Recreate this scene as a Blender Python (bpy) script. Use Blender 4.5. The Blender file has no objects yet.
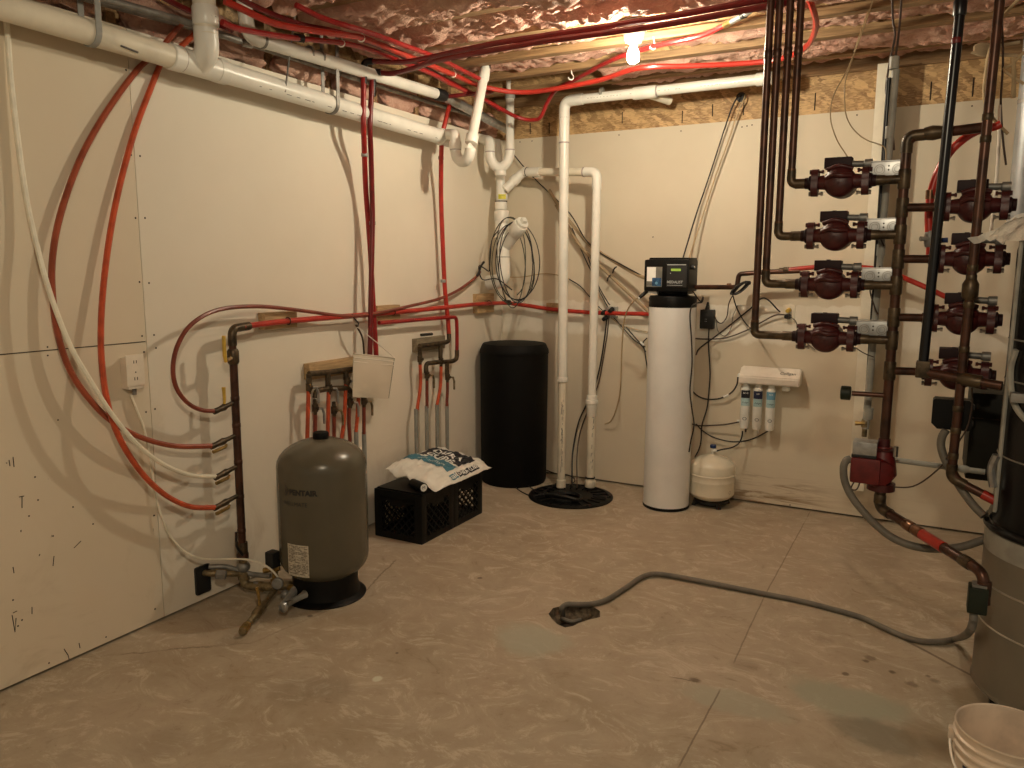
import bpy, bmesh, math, random
from mathutils import Vector as V, Matrix, noise
from mathutils.geometry import tessellate_polygon
random.seed(7)
PI = math.pi
sc = bpy.context.scene
COL = sc.collection
# ---------------------------------------------------------------- camera model (metres; left wall X=0, back wall Y=0, floor Z=0)
CC = V((2.8586602, -5.1226537, 1.5224370)); CF = 777.14778
CR = V((0.8793525, 0.4761514, 0.0043610)); CU = V((-0.0736621, 0.1269788, 0.9891665)); CD = V((-0.4704392, 0.8701473, -0.1467334))
def ray(x, y): return CD + CR*((x-512)/CF) - CU*((y-384)/CF)
def L(x, y, d=0.0):            # point at distance d in front of the left wall
    r = ray(x, y); return CC + r*((d-CC.x)/r.x)
def B(x, y, d=0.0):            # point at distance d in front of the back wall
    r = ray(x, y); return CC + r*((-d-CC.y)/r.y)
def F(x, y, h=0.0):            # point at height h
    r = ray(x, y); return CC + r*((h-CC.z)/r.z)
def D(x, y, t): return CC + ray(x, y)*t

# ---------------------------------------------------------------- materials
MATS = {}
class NT:
    def __init__(s, name):
        m = bpy.data.materials.new(name); m.use_nodes = True
        s.m = m; s.n = m.node_tree.nodes; s.l = m.node_tree.links
        s.b = s.n['Principled BSDF']; s.co = s.n.new('ShaderNodeTexCoord').outputs['Object']
    def node(s, t, **kw):
        n = s.n.new(t)
        for k, v in kw.items(): setattr(n, k, v)
        return n
    def put(s, sock, v):
        if hasattr(v, 'is_linked'): s.l.new(v, sock)
        else: sock.default_value = v
    def math(s, op, a, b=0.0, c=0.0, clamp=False):
        n = s.node('ShaderNodeMath', operation=op); n.use_clamp = clamp
        for i, v in enumerate((a, b, c)): s.put(n.inputs[i], v)
        return n.outputs[0]
    def vmath(s, op, a, b=(0, 0, 0)):
        n = s.node('ShaderNodeVectorMath', operation=op)
        s.put(n.inputs[0], a); s.put(n.inputs[1], b); return n
    def noise(s, scale, detail=4, rough=.55, vec=None, stretch=None, dist=0.0):
        v = vec or s.co
        if stretch: v = s.vmath('MULTIPLY', v, stretch).outputs[0]
        n = s.node('ShaderNodeTexNoise'); s.l.new(v, n.inputs['Vector'])
        n.inputs['Scale'].default_value = scale; n.inputs['Detail'].default_value = detail
        n.inputs['Roughness'].default_value = rough; n.inputs['Distortion'].default_value = dist
        return n.outputs[0]
    def ramp(s, f, lo, hi, a=0.0, b=1.0):
        n = s.node('ShaderNodeMapRange', clamp=True, interpolation_type='SMOOTHSTEP')
        s.put(n.inputs[0], f)
        for i, v in enumerate((lo, hi, a, b)): s.put(n.inputs[i+1], v)
        return n.outputs[0]
    def mix(s, f, a, b, mode='MIX'):
        n = s.node('ShaderNodeMix', data_type='RGBA', blend_type=mode)
        s.put(n.inputs[0], f)
        for sock, v in ((n.inputs[6], a), (n.inputs[7], b)):
            s.put(sock, v if hasattr(v, 'is_linked') else (*v, 1))
        return n.outputs[2]
    def sep(s, v=None):
        n = s.node('ShaderNodeSeparateXYZ'); s.l.new(v or s.co, n.inputs[0]); return n.outputs
    def bump(s, h, strength=.3, dist=.01):
        n = s.node('ShaderNodeBump'); n.inputs['Strength'].default_value = strength
        n.inputs['Distance'].default_value = dist; s.l.new(h, n.inputs['Height'])
        s.l.new(n.outputs[0], s.b.inputs['Normal'])
    def spot(s, c, r, warp=None, soft=.35, sx=1.0, sy=1.0):
        d = s.vmath('SUBTRACT', s.co, tuple(c)).outputs[0]
        d = s.vmath('MULTIPLY', d, (1/(r*sx), 1/(r*sy), 0 if sx != -1 else 1)).outputs[0]
        q = s.vmath('LENGTH', d).outputs['Value']
        if warp is not None: q = s.math('ADD', q, s.math('MULTIPLY', s.math('SUBTRACT', warp, .5), 1.6))
        return s.ramp(q, 1-soft, 1+soft, 1.0, 0.0)
    def fin(s, color, rough=.5, metal=0.0, spec=None):
        s.put(s.b.inputs['Base Color'], color if hasattr(color, 'is_linked') else (*color, 1))
        s.put(s.b.inputs['Roughness'], rough); s.put(s.b.inputs['Metallic'], metal)
        if spec is not None: s.b.inputs['Specular IOR Level'].default_value = spec
        MATS[s.m.name] = s.m; return s.m

def simple(name, col, rough=.5, metal=0.0, var=.12, scale=14, bump=0.0, bscale=60, dirt=None, spec=None):
    t = NT(name); n = t.noise(scale, 5)
    dark = tuple(c*(1-var*2) for c in (dirt or col)); lite = tuple(min(1, c*(1+var*.6)) for c in col)
    c = t.mix(t.ramp(n, .3, .62), dark, lite)
    if bump: t.bump(t.noise(bscale, 4), bump, .004)
    return t.fin(c, rough, metal, spec)

simple('pvc', (.80, .78, .71), .32, var=.05, scale=5)
simple('pvc_aged', (.76, .70, .57), .35, var=.08, scale=6)
simple('pvc_print', (.10, .09, .09), .5)
simple('primer_stain', (.42, .36, .34), .5, scale=40)
simple('pex_red', (.32, .014, .014), .3, var=.12, scale=18)
simple('pex_dark_red', (.17, .010, .011), .28, var=.12, scale=18)
simple('pex_bright', (.45, .032, .02), .32, var=.1, scale=18)
simple('pex_orange', (.55, .085, .03), .38, var=.14, scale=14)
simple('pex_rust', (.21, .042, .024), .38, var=.14, scale=14)
simple('pex_brown', (.33, .07, .032), .36, var=.14, scale=14)
simple('pex_cream', (.84, .79, .65), .4, var=.06)
simple('copper', (.085, .036, .022), .36, .5, var=.2, scale=16, dirt=(.065, .033, .022))
simple('copper_bright', (.20, .10, .055), .32, .8, var=.25, scale=26)
simple('copper_fitting', (.085, .058, .032), .42, .5, var=.3, scale=30)
simple('solder', (.38, .33, .27), .35, .9, var=.2, scale=60)
simple('brass', (.42, .28, .10), .32, .85, var=.2, scale=40)
simple('brass_old', (.26, .20, .11), .45, .6, var=.25, scale=40)
simple('yellow_grip', (.62, .40, .06), .45, var=.1)
simple('pump_red', (.062, .009, .009), .4, var=.18, scale=30, bump=.25, bscale=160)
simple('pump_bright_red', (.13, .009, .009), .42, var=.14, scale=30)
simple('pump_box', (.02, .006, .007), .55, var=.15, spec=.2)
simple('steel_black', (.006, .006, .008), .28, .1, var=.15)
simple('bolt', (.36, .33, .30), .35, .9, var=.2)
simple('galvanized', (.42, .42, .415), .38, .75, var=.14, scale=30)
simple('galvanized_dull', (.27, .26, .24), .5, .5, var=.16, scale=20)
simple('grey_pvc', (.31, .31, .29), .5, var=.08)
simple('grey_sleeve', (.28, .28, .25), .6, var=.08)
simple('flue_grey', (.30, .31, .32), .4, .5, var=.1)
simple('conduit_grey', (.34, .33, .29), .55, var=.1)
simple('flex_grey', (.15, .135, .11), .55, var=.12)
simple('black_plastic', (.004, .004, .004), .45, var=.1, spec=.2)
simple('black_matte', (.003, .003, .003), .65, var=.1, spec=.18, bump=.1, bscale=90)
simple('crate_black', (.004, .004, .004), .45, var=.1, spec=.25)
simple('rubber', (.007, .007, .007), .55)
simple('tank_black', (.005, .005, .005), .24, var=.2, scale=3, spec=.3)
simple('tank_grey', (.19, .165, .125), .38, var=.06, scale=4)
simple('tank_band', (.55, .52, .45), .3, .6, var=.1)
simple('dark_olive', (.010, .009, .006), .55, var=.15, spec=.2)
simple('tank_taupe', (.105, .092, .063), .27, var=.05, scale=3)
simple('soft_white', (.80, .80, .785), .34, var=.03, scale=4)
simple('ro_white', (.80, .74, .60), .28, var=.03, scale=4)
simple('white_plastic', (.82, .76, .67), .4, var=.04)
simple('white_box', (.78, .70, .58), .5, var=.04)
simple('label_white', (.90, .90, .86), .45, var=.05)
simple('label_paper', (.55, .50, .40), .6, var=.2, scale=90)
simple('label_navy', (.016, .024, .075), .4, var=.05)
simple('label_black', (.012, .014, .022), .4, var=.05)
simple('label_sky', (.16, .36, .52), .4, var=.05)
simple('label_pale', (.42, .62, .66), .4, var=.05)
simple('label_blue', (.03, .10, .22), .3, var=.3, scale=60)
simple('label_teal', (.055, .20, .28), .42, var=.06)
simple('yellow_sticker', (.62, .58, .05), .4)
simple('bucket_white', (.72, .60, .48), .4, var=.12, scale=9)
simple('ink', (.012, .012, .014), .5)
simple('ink_light', (.45, .47, .47), .5)
simple('bag_white', (.86, .84, .77), .33, var=.05, scale=10)
simple('valve_blue', (.015, .035, .13), .4)
simple('tan_tube', (.36, .27, .165), .35, var=.06)
simple('wire_tan', (.46, .34, .19), .5)
simple('wire_black', (.010, .008, .009), .45)
simple('wire_brown', (.06, .035, .025), .5)
simple('wire_grey', (.20, .19, .16), .5)
simple('wire_olive', (.05, .052, .035), .5)
simple('post_white', (.78, .73, .60), .55, var=.06, scale=9)
simple('grime', (.03, .02, .014), .9)
simple('spot_white', (.62, .66, .55), .7, var=.1, scale=60)
simple('lumber', (.50, .30, .14), .65, var=.2, scale=10)
simple('green_dark', (.012, .018, .011), .5, spec=.3)
simple('pit_dirt', (.13, .10, .065), .9, var=.3, scale=50, bump=.6, bscale=40)
simple('sleeve_black', (.012, .012, .012), .6)
simple('insul_stub', (.5, .2, .17), .8)

def m_wood(name, a, b, stretch=(3, 40, 40)):
    t = NT(name); n = t.noise(1.6, 6, .6, stretch=stretch, dist=.6)
    c = t.mix(t.ramp(n, .3, .7), a, b); t.bump(n, .15, .004); return t.fin(c, .65)
m_wood('joist_wood', (.20, .115, .05), (.38, .235, .115))
m_wood('block_wood', (.32, .21, .10), (.55, .38, .20), (30, 4, 30))
m_wood('block_grey', (.17, .14, .09), (.30, .25, .17), (30, 4, 30))
def m_osb():
    t = NT('osb')
    wv = t.noise(9, 3)
    vr = t.node('ShaderNodeVectorRotate', rotation_type='Y_AXIS'); t.l.new(t.co, vr.inputs['Vector']); vr.inputs['Angle'].default_value = -.8
    a = t.vmath('ADD', t.vmath('MULTIPLY', vr.outputs[0], (10, 20, 38)).outputs[0],
                t.vmath('MULTIPLY', t.node('ShaderNodeTexNoise', noise_dimensions='3D').outputs[1], (3, 3, 3)).outputs[0]).outputs[0]
    vo = t.node('ShaderNodeTexVoronoi'); t.l.new(a, vo.inputs['Vector']); vo.inputs['Scale'].default_value = 1.0
    vo2 = t.node('ShaderNodeTexVoronoi'); 
    rot = t.node('ShaderNodeMapping'); rot.inputs['Rotation'].default_value = (.2, .75, .2); rot.inputs['Scale'].default_value = (9, 20, 42)
    t.l.new(t.co, rot.inputs['Vector']); t.l.new(rot.outputs[0], vo2.inputs['Vector'])
    g = t.math('MULTIPLY_ADD', t.sep(vo.outputs['Color'])[0], .6, t.math('MULTIPLY', t.sep(vo2.outputs['Color'])[1], .4))
    c = t.mix(t.ramp(g, .15, .85), (.26, .145, .06), (.68, .45, .22))
    c = t.mix(t.ramp(wv, .35, .7, 0, .5), c, (.50, .32, .14))
    t.bump(g, .3, .004); return t.fin(c, .6)
m_osb()
def m_insul(name, k=1.0):
    t = NT(name)
    n1 = t.noise(7, 6, .65, dist=.8); n2 = t.noise(60, 4, .7, stretch=(.5, 1, 1), dist=1.2)
    c = t.mix(t.ramp(n1, .3, .7), (.62*k, .33*k, .255*k), (.76*k, .49*k, .38*k))
    c = t.mix(t.ramp(n2, .5, .75, 0, .55), c, (.86*k, .70*k, .55*k))
    c = t.mix(t.ramp(n2, .25, .42, .5, 0), c, (.27*k, .11*k, .085*k))
    t.bump(t.math('MULTIPLY_ADD', n2, .6, n1), .8, .03)
    return t.fin(c, .8, 0, .3)
m_insul('insulation')

def m_drywall(name, left):
    t = NT(name); x, y, z = t.sep()
    big = t.noise(1.3, 4, .6); fine = t.noise(240, 2)
    c = t.mix(t.ramp(big, .3, .7), (.63, .56, .44), (.68, .61, .485))
    if left: c = t.mix(t.ramp(y, -3.024, -3.02), t.mix(t.ramp(big, .3, .7), (.675, .585, .45), (.705, .62, .485)), t.mix(t.ramp(big, .3, .7), (.735, .672, .56), (.775, .715, .605)))
    if not left:
        # plaster band along the taped joint, stained foot of the wall
        wz = t.math('ADD', z, t.math('MULTIPLY', t.math('SUBTRACT', t.noise(9, 4), .5), .10))
        band = t.math('MULTIPLY', t.ramp(wz, 1.04, 1.08), t.ramp(wz, 1.29, 1.305, 1, 0))
        c = t.mix(t.math('MULTIPLY', band, t.ramp(t.noise(3.5, 5, .65), .3, .55, .45, 1)), c, (.80, .755, .655))
        st = t.noise(3.2, 5, .7, stretch=(.6, 1, 6), dist=1.5)
        foot = t.math('MULTIPLY', t.ramp(z, .05, .32, 1, 0), t.math('MULTIPLY', t.ramp(x, 1.6, 1.9), t.ramp(x, 2.1, 2.45, 1, .12)))
        c = t.mix(t.math('MULTIPLY', foot, t.ramp(st, .48, .66)), c, (.27, .18, .10))
    else:
        wy = t.math('ADD', y, t.math('MULTIPLY', t.math('SUBTRACT', t.noise(9, 4), .5), .06))
        tape = t.math('MULTIPLY', t.ramp(wy, -3.07, -3.05), t.ramp(wy, -2.97, -2.95, 1, 0))
        tape = t.math('MULTIPLY', tape, t.ramp(z, .9, 1.15, 1, 0))
        c = t.mix(t.math('MULTIPLY', tape, t.ramp(t.noise(5, 5, .7), .42, .6, 0, .8)), c, (.69, .62, .50))
        sp = t.noise(34, 3, .6, stretch=(1, 1.3, .55))
        low = t.math('MULTIPLY', t.ramp(z, .25, 1.0, 1, 0), t.ramp(y, -3.15, -2.95, 1, 0))
        c = t.mix(t.math('MULTIPLY', low, t.ramp(sp, .735, .755)), c, (.10, .06, .03))
        sm = t.noise(2.6, 5, .7, dist=.7)
        c = t.mix(t.math('MULTIPLY', t.ramp(z, .05, .7, .55, 0), t.ramp(sm, .5, .75)), c, (.42, .32, .21))
    t.bump(fine, .05, .001)
    return t.fin(c, .62, 0, .35)
m_drywall('drywall_left', True); m_drywall('drywall_back', False)

def m_floor():
    t = NT('concrete'); x, y, z = t.sep()
    big = t.noise(1.1, 6, .62, dist=.5); mid = t.noise(6, 8, .7, dist=.6); fine = t.noise(70, 5, .7)
    streak = t.noise(3.6, 10, .78, stretch=(1.1, 1.5, 1), dist=2.2)
    c = t.mix(t.ramp(big, .3, .7), (.335, .272, .188), (.415, .345, .258))
    c = t.mix(t.ramp(mid, .35, .72, 0, .6), c, (.485, .42, .32))
    c = t.mix(t.ramp(streak, .50, .64, 0, .8), c, (.56, .50, .395))
    c = t.mix(t.ramp(streak, .30, .44, .75, 0), c, (.25, .192, .125))
    c = t.mix(t.ramp(fine, .58, .78, 0, .55), c, (.18, .135, .09))
    w = t.noise(5, 5, .65); w2 = t.noise(9, 5, .7); w3 = t.noise(38, 4, .7)
    for (px, py, r, sx, sy, col, k) in TEAL:
        p = F(px, py); c = t.mix(t.math('MULTIPLY', t.spot(p, r, w, .3, sx, sy), k), c, col)
    for (px, py, r, k) in DARKS:
        p = F(px, py); c = t.mix(t.math('MULTIPLY', t.spot(p, r, w3 if r < .04 else w2, .45), k), c, (.12, .085, .055))
    # saw cut and hairline cracks: distance to straight lines on the slab
    for (a, b, wd, k, seg) in CRACKS:
        A, Bq = F(*a), F(*b); d = (Bq-A); ln = d.length; d = d/ln; nrm = V((-d.y, d.x, 0))
        wob = t.math('MULTIPLY', t.math('SUBTRACT', w2, .5), seg)
        off = t.math('ADD', t.math('SUBTRACT', t.vmath('DOT_PRODUCT', t.co, tuple(nrm)).outputs['Value'], nrm.dot(A)), wob)
        al = t.math('SUBTRACT', t.vmath('DOT_PRODUCT', t.co, tuple(d)).outputs['Value'], d.dot(A))
        m = t.math('MULTIPLY', t.ramp(t.math('ABSOLUTE', off), wd*.5, wd, 1, 0), t.math('MULTIPLY', t.ramp(al, -.02, .02), t.ramp(al, ln-.02, ln+.02, 1, 0)))
        c = t.mix(t.math('MULTIPLY', m, t.ramp(t.noise(2.2, 3), .36, .46, .25*k, k)), c, (.105, .07, .045))
    h = t.math('MULTIPLY_ADD', fine, .25, t.math('MULTIPLY_ADD', mid, .8, streak))
    t.bump(h, .22, .012)
    return t.fin(c, t.ramp(mid, .3, .8, .62, .8), 0, .35)
TEAL = [(377, 679, .016, 1, 1.2, (.62, .64, .53), .9), (845, 700, .16, 1.3, .7, (.33, .345, .265), .75), (735, 702, .12, 1.7, .6, (.37, .37, .29), .6), (530, 640, .14, 1.2, .9, (.41, .42, .335), .75),
        (980, 700, .1, .8, 1, (.21, .145, .075), .6), (880, 735, .11, 1.1, .8, (.19, .175, .13), .7), (940, 740, .12, .9, 1, (.22, .165, .095), .5)]
DARKS = [(695, 680, .018, .8), (870, 658, .022, .6), (866, 661, .012, .8), (912, 684, .02, .6), (935, 681, .016, .5), (928, 676, .010, .6), (892, 672, .012, .9), (330, 690, .08, .2), (300, 690, .09, .2), (845, 674, .013, .8),
         (160, 745, .09, .18), (230, 640, .05, .2), (480, 578, .012, .8), (310, 616, .012, .8), (397, 653, .006, .9), (745, 665, .05, .2), (825, 640, .03, .2)]
CRACKS = [((810, 512), (764, 597), .004, .55, .01), ((764, 597), (734, 662), .004, .5, .01), ((720, 690), (678, 768), .004, .6, .01),
          ((905, 640), (978, 679), .010, .7, .015), ((672, 677), (694, 681), .006, .6, .03), ((85, 657), (250, 643), .008, .5, .06),
          ((250, 643), (330, 610), .008, .3, .05), ((365, 592), (395, 560), .006, .5, .05)]
m_floor()
def m_bulb():
    t = NT('bulb_glow'); t.b.inputs['Emission Color'].default_value = (1, .885, .655, 1); t.b.inputs['Emission Strength'].default_value = BULB
    return t.fin((.9, .85, .75), .3)
BULB = 610.0
m_bulb()
def m_lcd():
    t = NT('lcd_green'); t.b.inputs['Emission Color'].default_value = (.34, .50, .06, 1); t.b.inputs['Emission Strength'].default_value = .35
    return t.fin((.12, .18, .03), .3)
m_lcd()
def m_film():
    t = NT('clear_film'); n = t.noise(22, 4, .6, dist=1); t.bump(n, .6, .02)
    t.b.inputs['Transmission Weight'].default_value = .35; t.b.inputs['IOR'].default_value = 1.2; t.b.inputs['Alpha'].default_value = .90
    return t.fin((.92, .89, .80), .2)
m_film()
def m_pouch():
    t = NT('pouch_plastic'); t.b.inputs['Alpha'].default_value = .88
    return t.fin(t.mix(t.noise(6, 3), (.66, .58, .46), (.74, .66, .54)), .35)
m_pouch()

# ---------------------------------------------------------------- mesh building
class MB:
    def __init__(s): s.bm = bmesh.new(); s.mi = 0
    def m(s, i): s.mi = i; return s
    def face(s, vs):
        try: f = s.bm.faces.new(vs); f.material_index = s.mi; return f
        except ValueError: return None
    def grid(s, rows, closed=False, cap0=False, cap1=False):
        R = [[s.bm.verts.new(p) for p in r] for r in rows]; n = len(R[0])
        for a, b in zip(R, R[1:]):
            for i in range(n if closed else n-1):
                j = (i+1) % n; s.face((a[i], a[j], b[j], b[i]))
        if cap0: s.face(list(reversed(R[0])))
        if cap1: s.face(R[-1])
        return s
    def box(s, c, size, rot=None, bevel=0.0):
        t = bmesh.new(); bmesh.ops.create_cube(t, size=1)
        for v in t.verts: v.co = V((v.co.x*size[0], v.co.y*size[1], v.co.z*size[2]))
        if bevel: bmesh.ops.bevel(t, geom=t.edges[:], offset=bevel, segments=2, affect='EDGES', profile=.7)
        M = (rot.to_4x4() if rot else Matrix.Identity(4)); c = V(c)
        mp = {v: s.bm.verts.new(c + (M @ v.co)) for v in t.verts}
        for f in t.faces: s.face([mp[v] for v in f.verts])
        t.free(); return s
    def span(s, a, b, bevel=0.0):
        a, b = V(a), V(b); return s.box((a+b)/2, tuple(abs(q) for q in (b-a)), None, bevel)
    def tube(s, pts, r, seg=10, caps=True, flat=None):
        pts = [V(p) for p in pts]; n = len(pts); rows = []
        rr = r if isinstance(r, (list, tuple)) else [r]*n
        T = []
        for i in range(n):
            a = pts[max(0, i-1)]; b = pts[min(n-1, i+1)]; d = b-a
            T.append(d.normalized() if d.length > 1e-9 else (T[-1] if T else V((0, 0, 1))))
        u = T[0].orthogonal().normalized()
        for i in range(n):
            u = u - T[i]*u.dot(T[i])
            u = u.normalized() if u.length > 1e-6 else T[i].orthogonal().normalized()
            w = T[i].cross(u)
            rows.append([pts[i] + (u*math.cos(2*PI*k/seg) + w*math.sin(2*PI*k/seg))*rr[i] for k in range(seg)])
        return s.grid(rows, True, caps, caps)
    def lathe(s, prof, c=(0, 0, 0), axis=(0, 0, 1), seg=32, arc=(0, 2*PI), caps=True):
        c = V(c); q = V((0, 0, 1)).rotation_difference(V(axis).normalized())
        full = abs(arc[1]-arc[0]-2*PI) < 1e-6; k = seg if full else seg+1
        rows = [[c + q @ V((r*math.cos(arc[0]+(arc[1]-arc[0])*i/seg), r*math.sin(arc[0]+(arc[1]-arc[0])*i/seg), z)) for i in range(k)] for r, z in prof]
        s.grid(rows, full, caps and full and prof[0][0] > 1e-6, caps and full and prof[-1][0] > 1e-6); return s
    def cyl(s, a, b, r, seg=16): return s.tube([a, b], r, seg)
    def ball(s, c, r, seg=16, sq=(1, 1, 1)):
        c = V(c); h = seg//2
        rows = [[c + V((sq[0]*r*math.sin(PI*j/h)*math.cos(2*PI*i/seg), sq[1]*r*math.sin(PI*j/h)*math.sin(2*PI*i/seg), -sq[2]*r*math.cos(PI*j/h))) for i in range(seg)] for j in range(h+1)]
        return s.grid(rows, True)
    def prism(s, poly, a, b):      # poly: list of 3-D points, extruded by vector b-a
        d = V(b)-V(a); lo = [s.bm.verts.new(V(p)) for p in poly]; hi = [s.bm.verts.new(V(p)+d) for p in poly]
        n = len(poly); s.face(list(reversed(lo))); s.face(hi)
        for i in range(n): s.face((lo[i], lo[(i+1) % n], hi[(i+1) % n], hi[i]))
        return s
    def build(s, name, mats, parent=None, org=None, smooth=40, label=None):
        bmesh.ops.remove_doubles(s.bm, verts=s.bm.verts[:], dist=1e-5)
        bmesh.ops.recalc_face_normals(s.bm, faces=s.bm.faces[:])
        me = bpy.data.meshes.new(name)
        if parent is not None:
            o = parent.get('_o'); org = V(o) if o else V((0, 0, 0))
        org = V(org or (0, 0, 0))
        for v in s.bm.verts: v.co -= org
        s.bm.to_mesh(me); s.bm.free()
        for m in ([mats] if isinstance(mats, str) else mats): me.materials.append(MATS[m])
        if smooth:
            me.shade_smooth(); me.set_sharp_from_angle(angle=math.radians(smooth))
        o = bpy.data.objects.new(name, me); COL.objects.link(o)
        if parent is not None:
            o.parent = parent; o['_o'] = tuple(org)
        else: o.location = org; o['_o'] = tuple(org)
        if label: o['label'] = label
        return o

def tag(o, label, cat, group=None, kind=None):
    o['label'] = label; o['category'] = cat
    if group: o['group'] = group
    if kind: o['kind'] = kind
    return o
def thing(name, label, cat, loc, group=None):
    o = bpy.data.objects.new(name, None); COL.objects.link(o); o.location = V(loc); o['_o'] = tuple(V(loc))
    o.empty_display_size = .05
    return tag(o, label, cat, group)
def struct(mb, name, mats, label, cat, smooth=0): return tag(mb.build(name, mats, smooth=smooth), label, cat, kind='structure')
def copy_tree(root, loc, label):
    r = root.copy(); COL.objects.link(r); r.location = loc; r['label'] = label
    for ch in root.children:
        c = ch.copy(); COL.objects.link(c); c.parent = r
        for g in ch.children:
            d = g.copy(); COL.objects.link(d); d.parent = c
    return r
def spline(pts, n=8):
    pts = [V(p) for p in pts]; out = []
    P = [pts[0]*2-pts[1]] + pts + [pts[-1]*2-pts[-2]]
    for i in range(1, len(P)-2):
        p0, p1, p2, p3 = P[i-1:i+3]
        for k in range(n):
            t = k/n; out.append(.5*((2*p1) + (p2-p0)*t + (2*p0-5*p1+4*p2-p3)*t*t + (3*p1-p0-3*p2+p3)*t**3))
    out.append(pts[-1]); return out
def fillet(pts, rad, n=6):
    pts = [V(p) for p in pts]; out = [pts[0]]
    for a, b, c in zip(pts, pts[1:], pts[2:]):
        d1 = (a-b); d2 = (c-b); k = min(rad, d1.length*.48, d2.length*.48)
        p = b + d1.normalized()*k; q = b + d2.normalized()*k
        for i in range(n+1):
            t = i/n; out.append(p*(1-t)**2 + b*2*t*(1-t) + q*t*t)
    out.append(pts[-1]); return out
def hose(name, pts, r, mat, label, cat, group=None, n=8, seg=8):
    mb = MB(); mb.tube(spline(pts, n), r, seg); p = V(pts[0])
    return tag(mb.build(name, mat, org=p), label, cat, group)
def pipe_part(parent, name, pts, r, mat, rad=.05, seg=14):
    return MB().tube(fillet(pts, rad), r, seg).build(name, mat, parent)
def collar(parent, name, p, d, r, ln, mat, seg=16):
    p = V(p); d = V(d).normalized()
    return MB().tube([p-d*ln/2, p-d*ln*.42, p+d*ln*.42, p+d*ln/2], [r*.94, r, r, r*.94], seg).build(name, mat, parent)
def text_polys(s, size, shear=0.0, bold=0.0):
    cu = bpy.data.curves.new('t', 'FONT'); cu.body = s; cu.size = size; cu.align_x = 'CENTER'; cu.align_y = 'CENTER'; cu.shear = shear; cu.offset = bold; cu.resolution_u = 2
    o = bpy.data.objects.new('t', cu); COL.objects.link(o); dg = bpy.context.evaluated_depsgraph_get(); dg.update()
    me = bpy.data.meshes.new_from_object(o.evaluated_get(dg)); vs = [v.co.copy() for v in me.vertices]; fs = [list(p.vertices) for p in me.polygons]
    bpy.data.objects.remove(o); bpy.data.curves.remove(cu); bpy.data.meshes.remove(me); return vs, fs
def lettering(parent, s, size, fn, mat, name='lettering', shear=0.0, bold=0.0, fine=0.0):
    vs, fs = text_polys(s, size, shear, bold); mb = MB()
    if fine:                                     # subdivide so that the letters follow a curved surface
        bm = bmesh.new(); nv = [bm.verts.new(v) for v in vs]
        for f in fs:
            try: bm.faces.new([nv[i] for i in f])
            except ValueError: pass
        for _ in range(4):
            bmesh.ops.triangulate(bm, faces=bm.faces[:])
            lg = [e for e in bm.edges if e.calc_length() > fine]
            if not lg: break
            bmesh.ops.subdivide_edges(bm, edges=lg, cuts=1)
        bmesh.ops.triangulate(bm, faces=bm.faces[:])
        bm.verts.index_update(); vs = [v.co.copy() for v in bm.verts]; fs = [[v.index for v in f.verts] for f in bm.faces]; bm.free()
    nv = [mb.bm.verts.new(fn(v.x, v.y)) for v in vs]
    for f in fs: mb.face([nv[i] for i in f])
    return mb.build(name, mat, parent, smooth=0)
def plane_fn(o, ux, uy): o, ux, uy = V(o), V(ux), V(uy); return lambda x, y: o + ux*x + uy*y
def patch(mb, fn, x0, x1, y0, y1, nx=6, ny=4):
    mb.grid([[fn(x0+(x1-x0)*i/nx, y0+(y1-y0)*j/ny) for i in range(nx+1)] for j in range(ny+1)]); return mb

EXPOSURE = 1.0

# ================================================================ THE SETTING
RX, FY, CZ = 5.6, -8.0, 2.95
HOLE = [F(*p) for p in ((548.5, 614), (553, 608), (561, 606), (575, 604), (592, 606), (600, 611), (600, 617), (588, 620), (579, 623), (573, 626), (565, 627.5), (557, 624), (552, 619))]
mb = MB()
outer = [V((-.1, FY, 0)), V((RX, FY, 0)), V((RX, .1, 0)), V((-.1, .1, 0))]
vs = [mb.bm.verts.new(p) for p in outer+HOLE]
for tri in tessellate_polygon([outer, HOLE]): mb.face([vs[i] for i in tri])
cen = sum(HOLE, V())/len(HOLE)
mb.m(2).grid([HOLE, [cen+(p-cen)*.9+V((0, 0, -.035)) for p in HOLE], [cen+(p-cen)*.6+V((0, 0, -.06)) for p in HOLE]], True)
mb.m(1).face([mb.bm.verts.new(cen+(p-cen)*.6+V((0, 0, -.06))) for p in HOLE])
struct(mb, 'floor', ['concrete', 'grime', 'pit_dirt'], 'stained grey brown concrete basement slab with a saw cut and a broken out hole', 'floor')

TOP = 2.447
mb = MB()
ys = -3.02
mb.span((-.0127, ys+.0017, 1.2172), (0, .0127, TOP)); mb.span((-.0127, ys+.0017, .012), (0, .0127, 1.2168))
mb.span((-.0127, FY, 1.2195), (0, ys-.0017, TOP)); mb.span((-.0127, FY, .012), (0, ys-.0017, 1.2150))
mb.m(1).span((-.06, FY, 0), (-.03, .1, TOP-.01))
for (x, y) in ((126, 70), (136, 72), (131, 155), (140, 156), (135.5, 218), (145, 218), (139.5, 282), (149, 283), (142, 336), (154, 335), (47.5, 347), (47.7, 355.5), (144, 352), (156, 348), (146, 412), (155, 409), (154, 515.5), (93, 524), (73, 507), (155, 609), (35, 477), (38, 500), (29, 516), (49, 663), (106, 637), (13, 600), (18, 626), (22, 620), (53, 536), (58, 420)):
    p = L(x, y); mb.cyl(p, p+V((.0006, 0, 0)), .0034 if x < 120 else .0042, 8)
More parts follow.
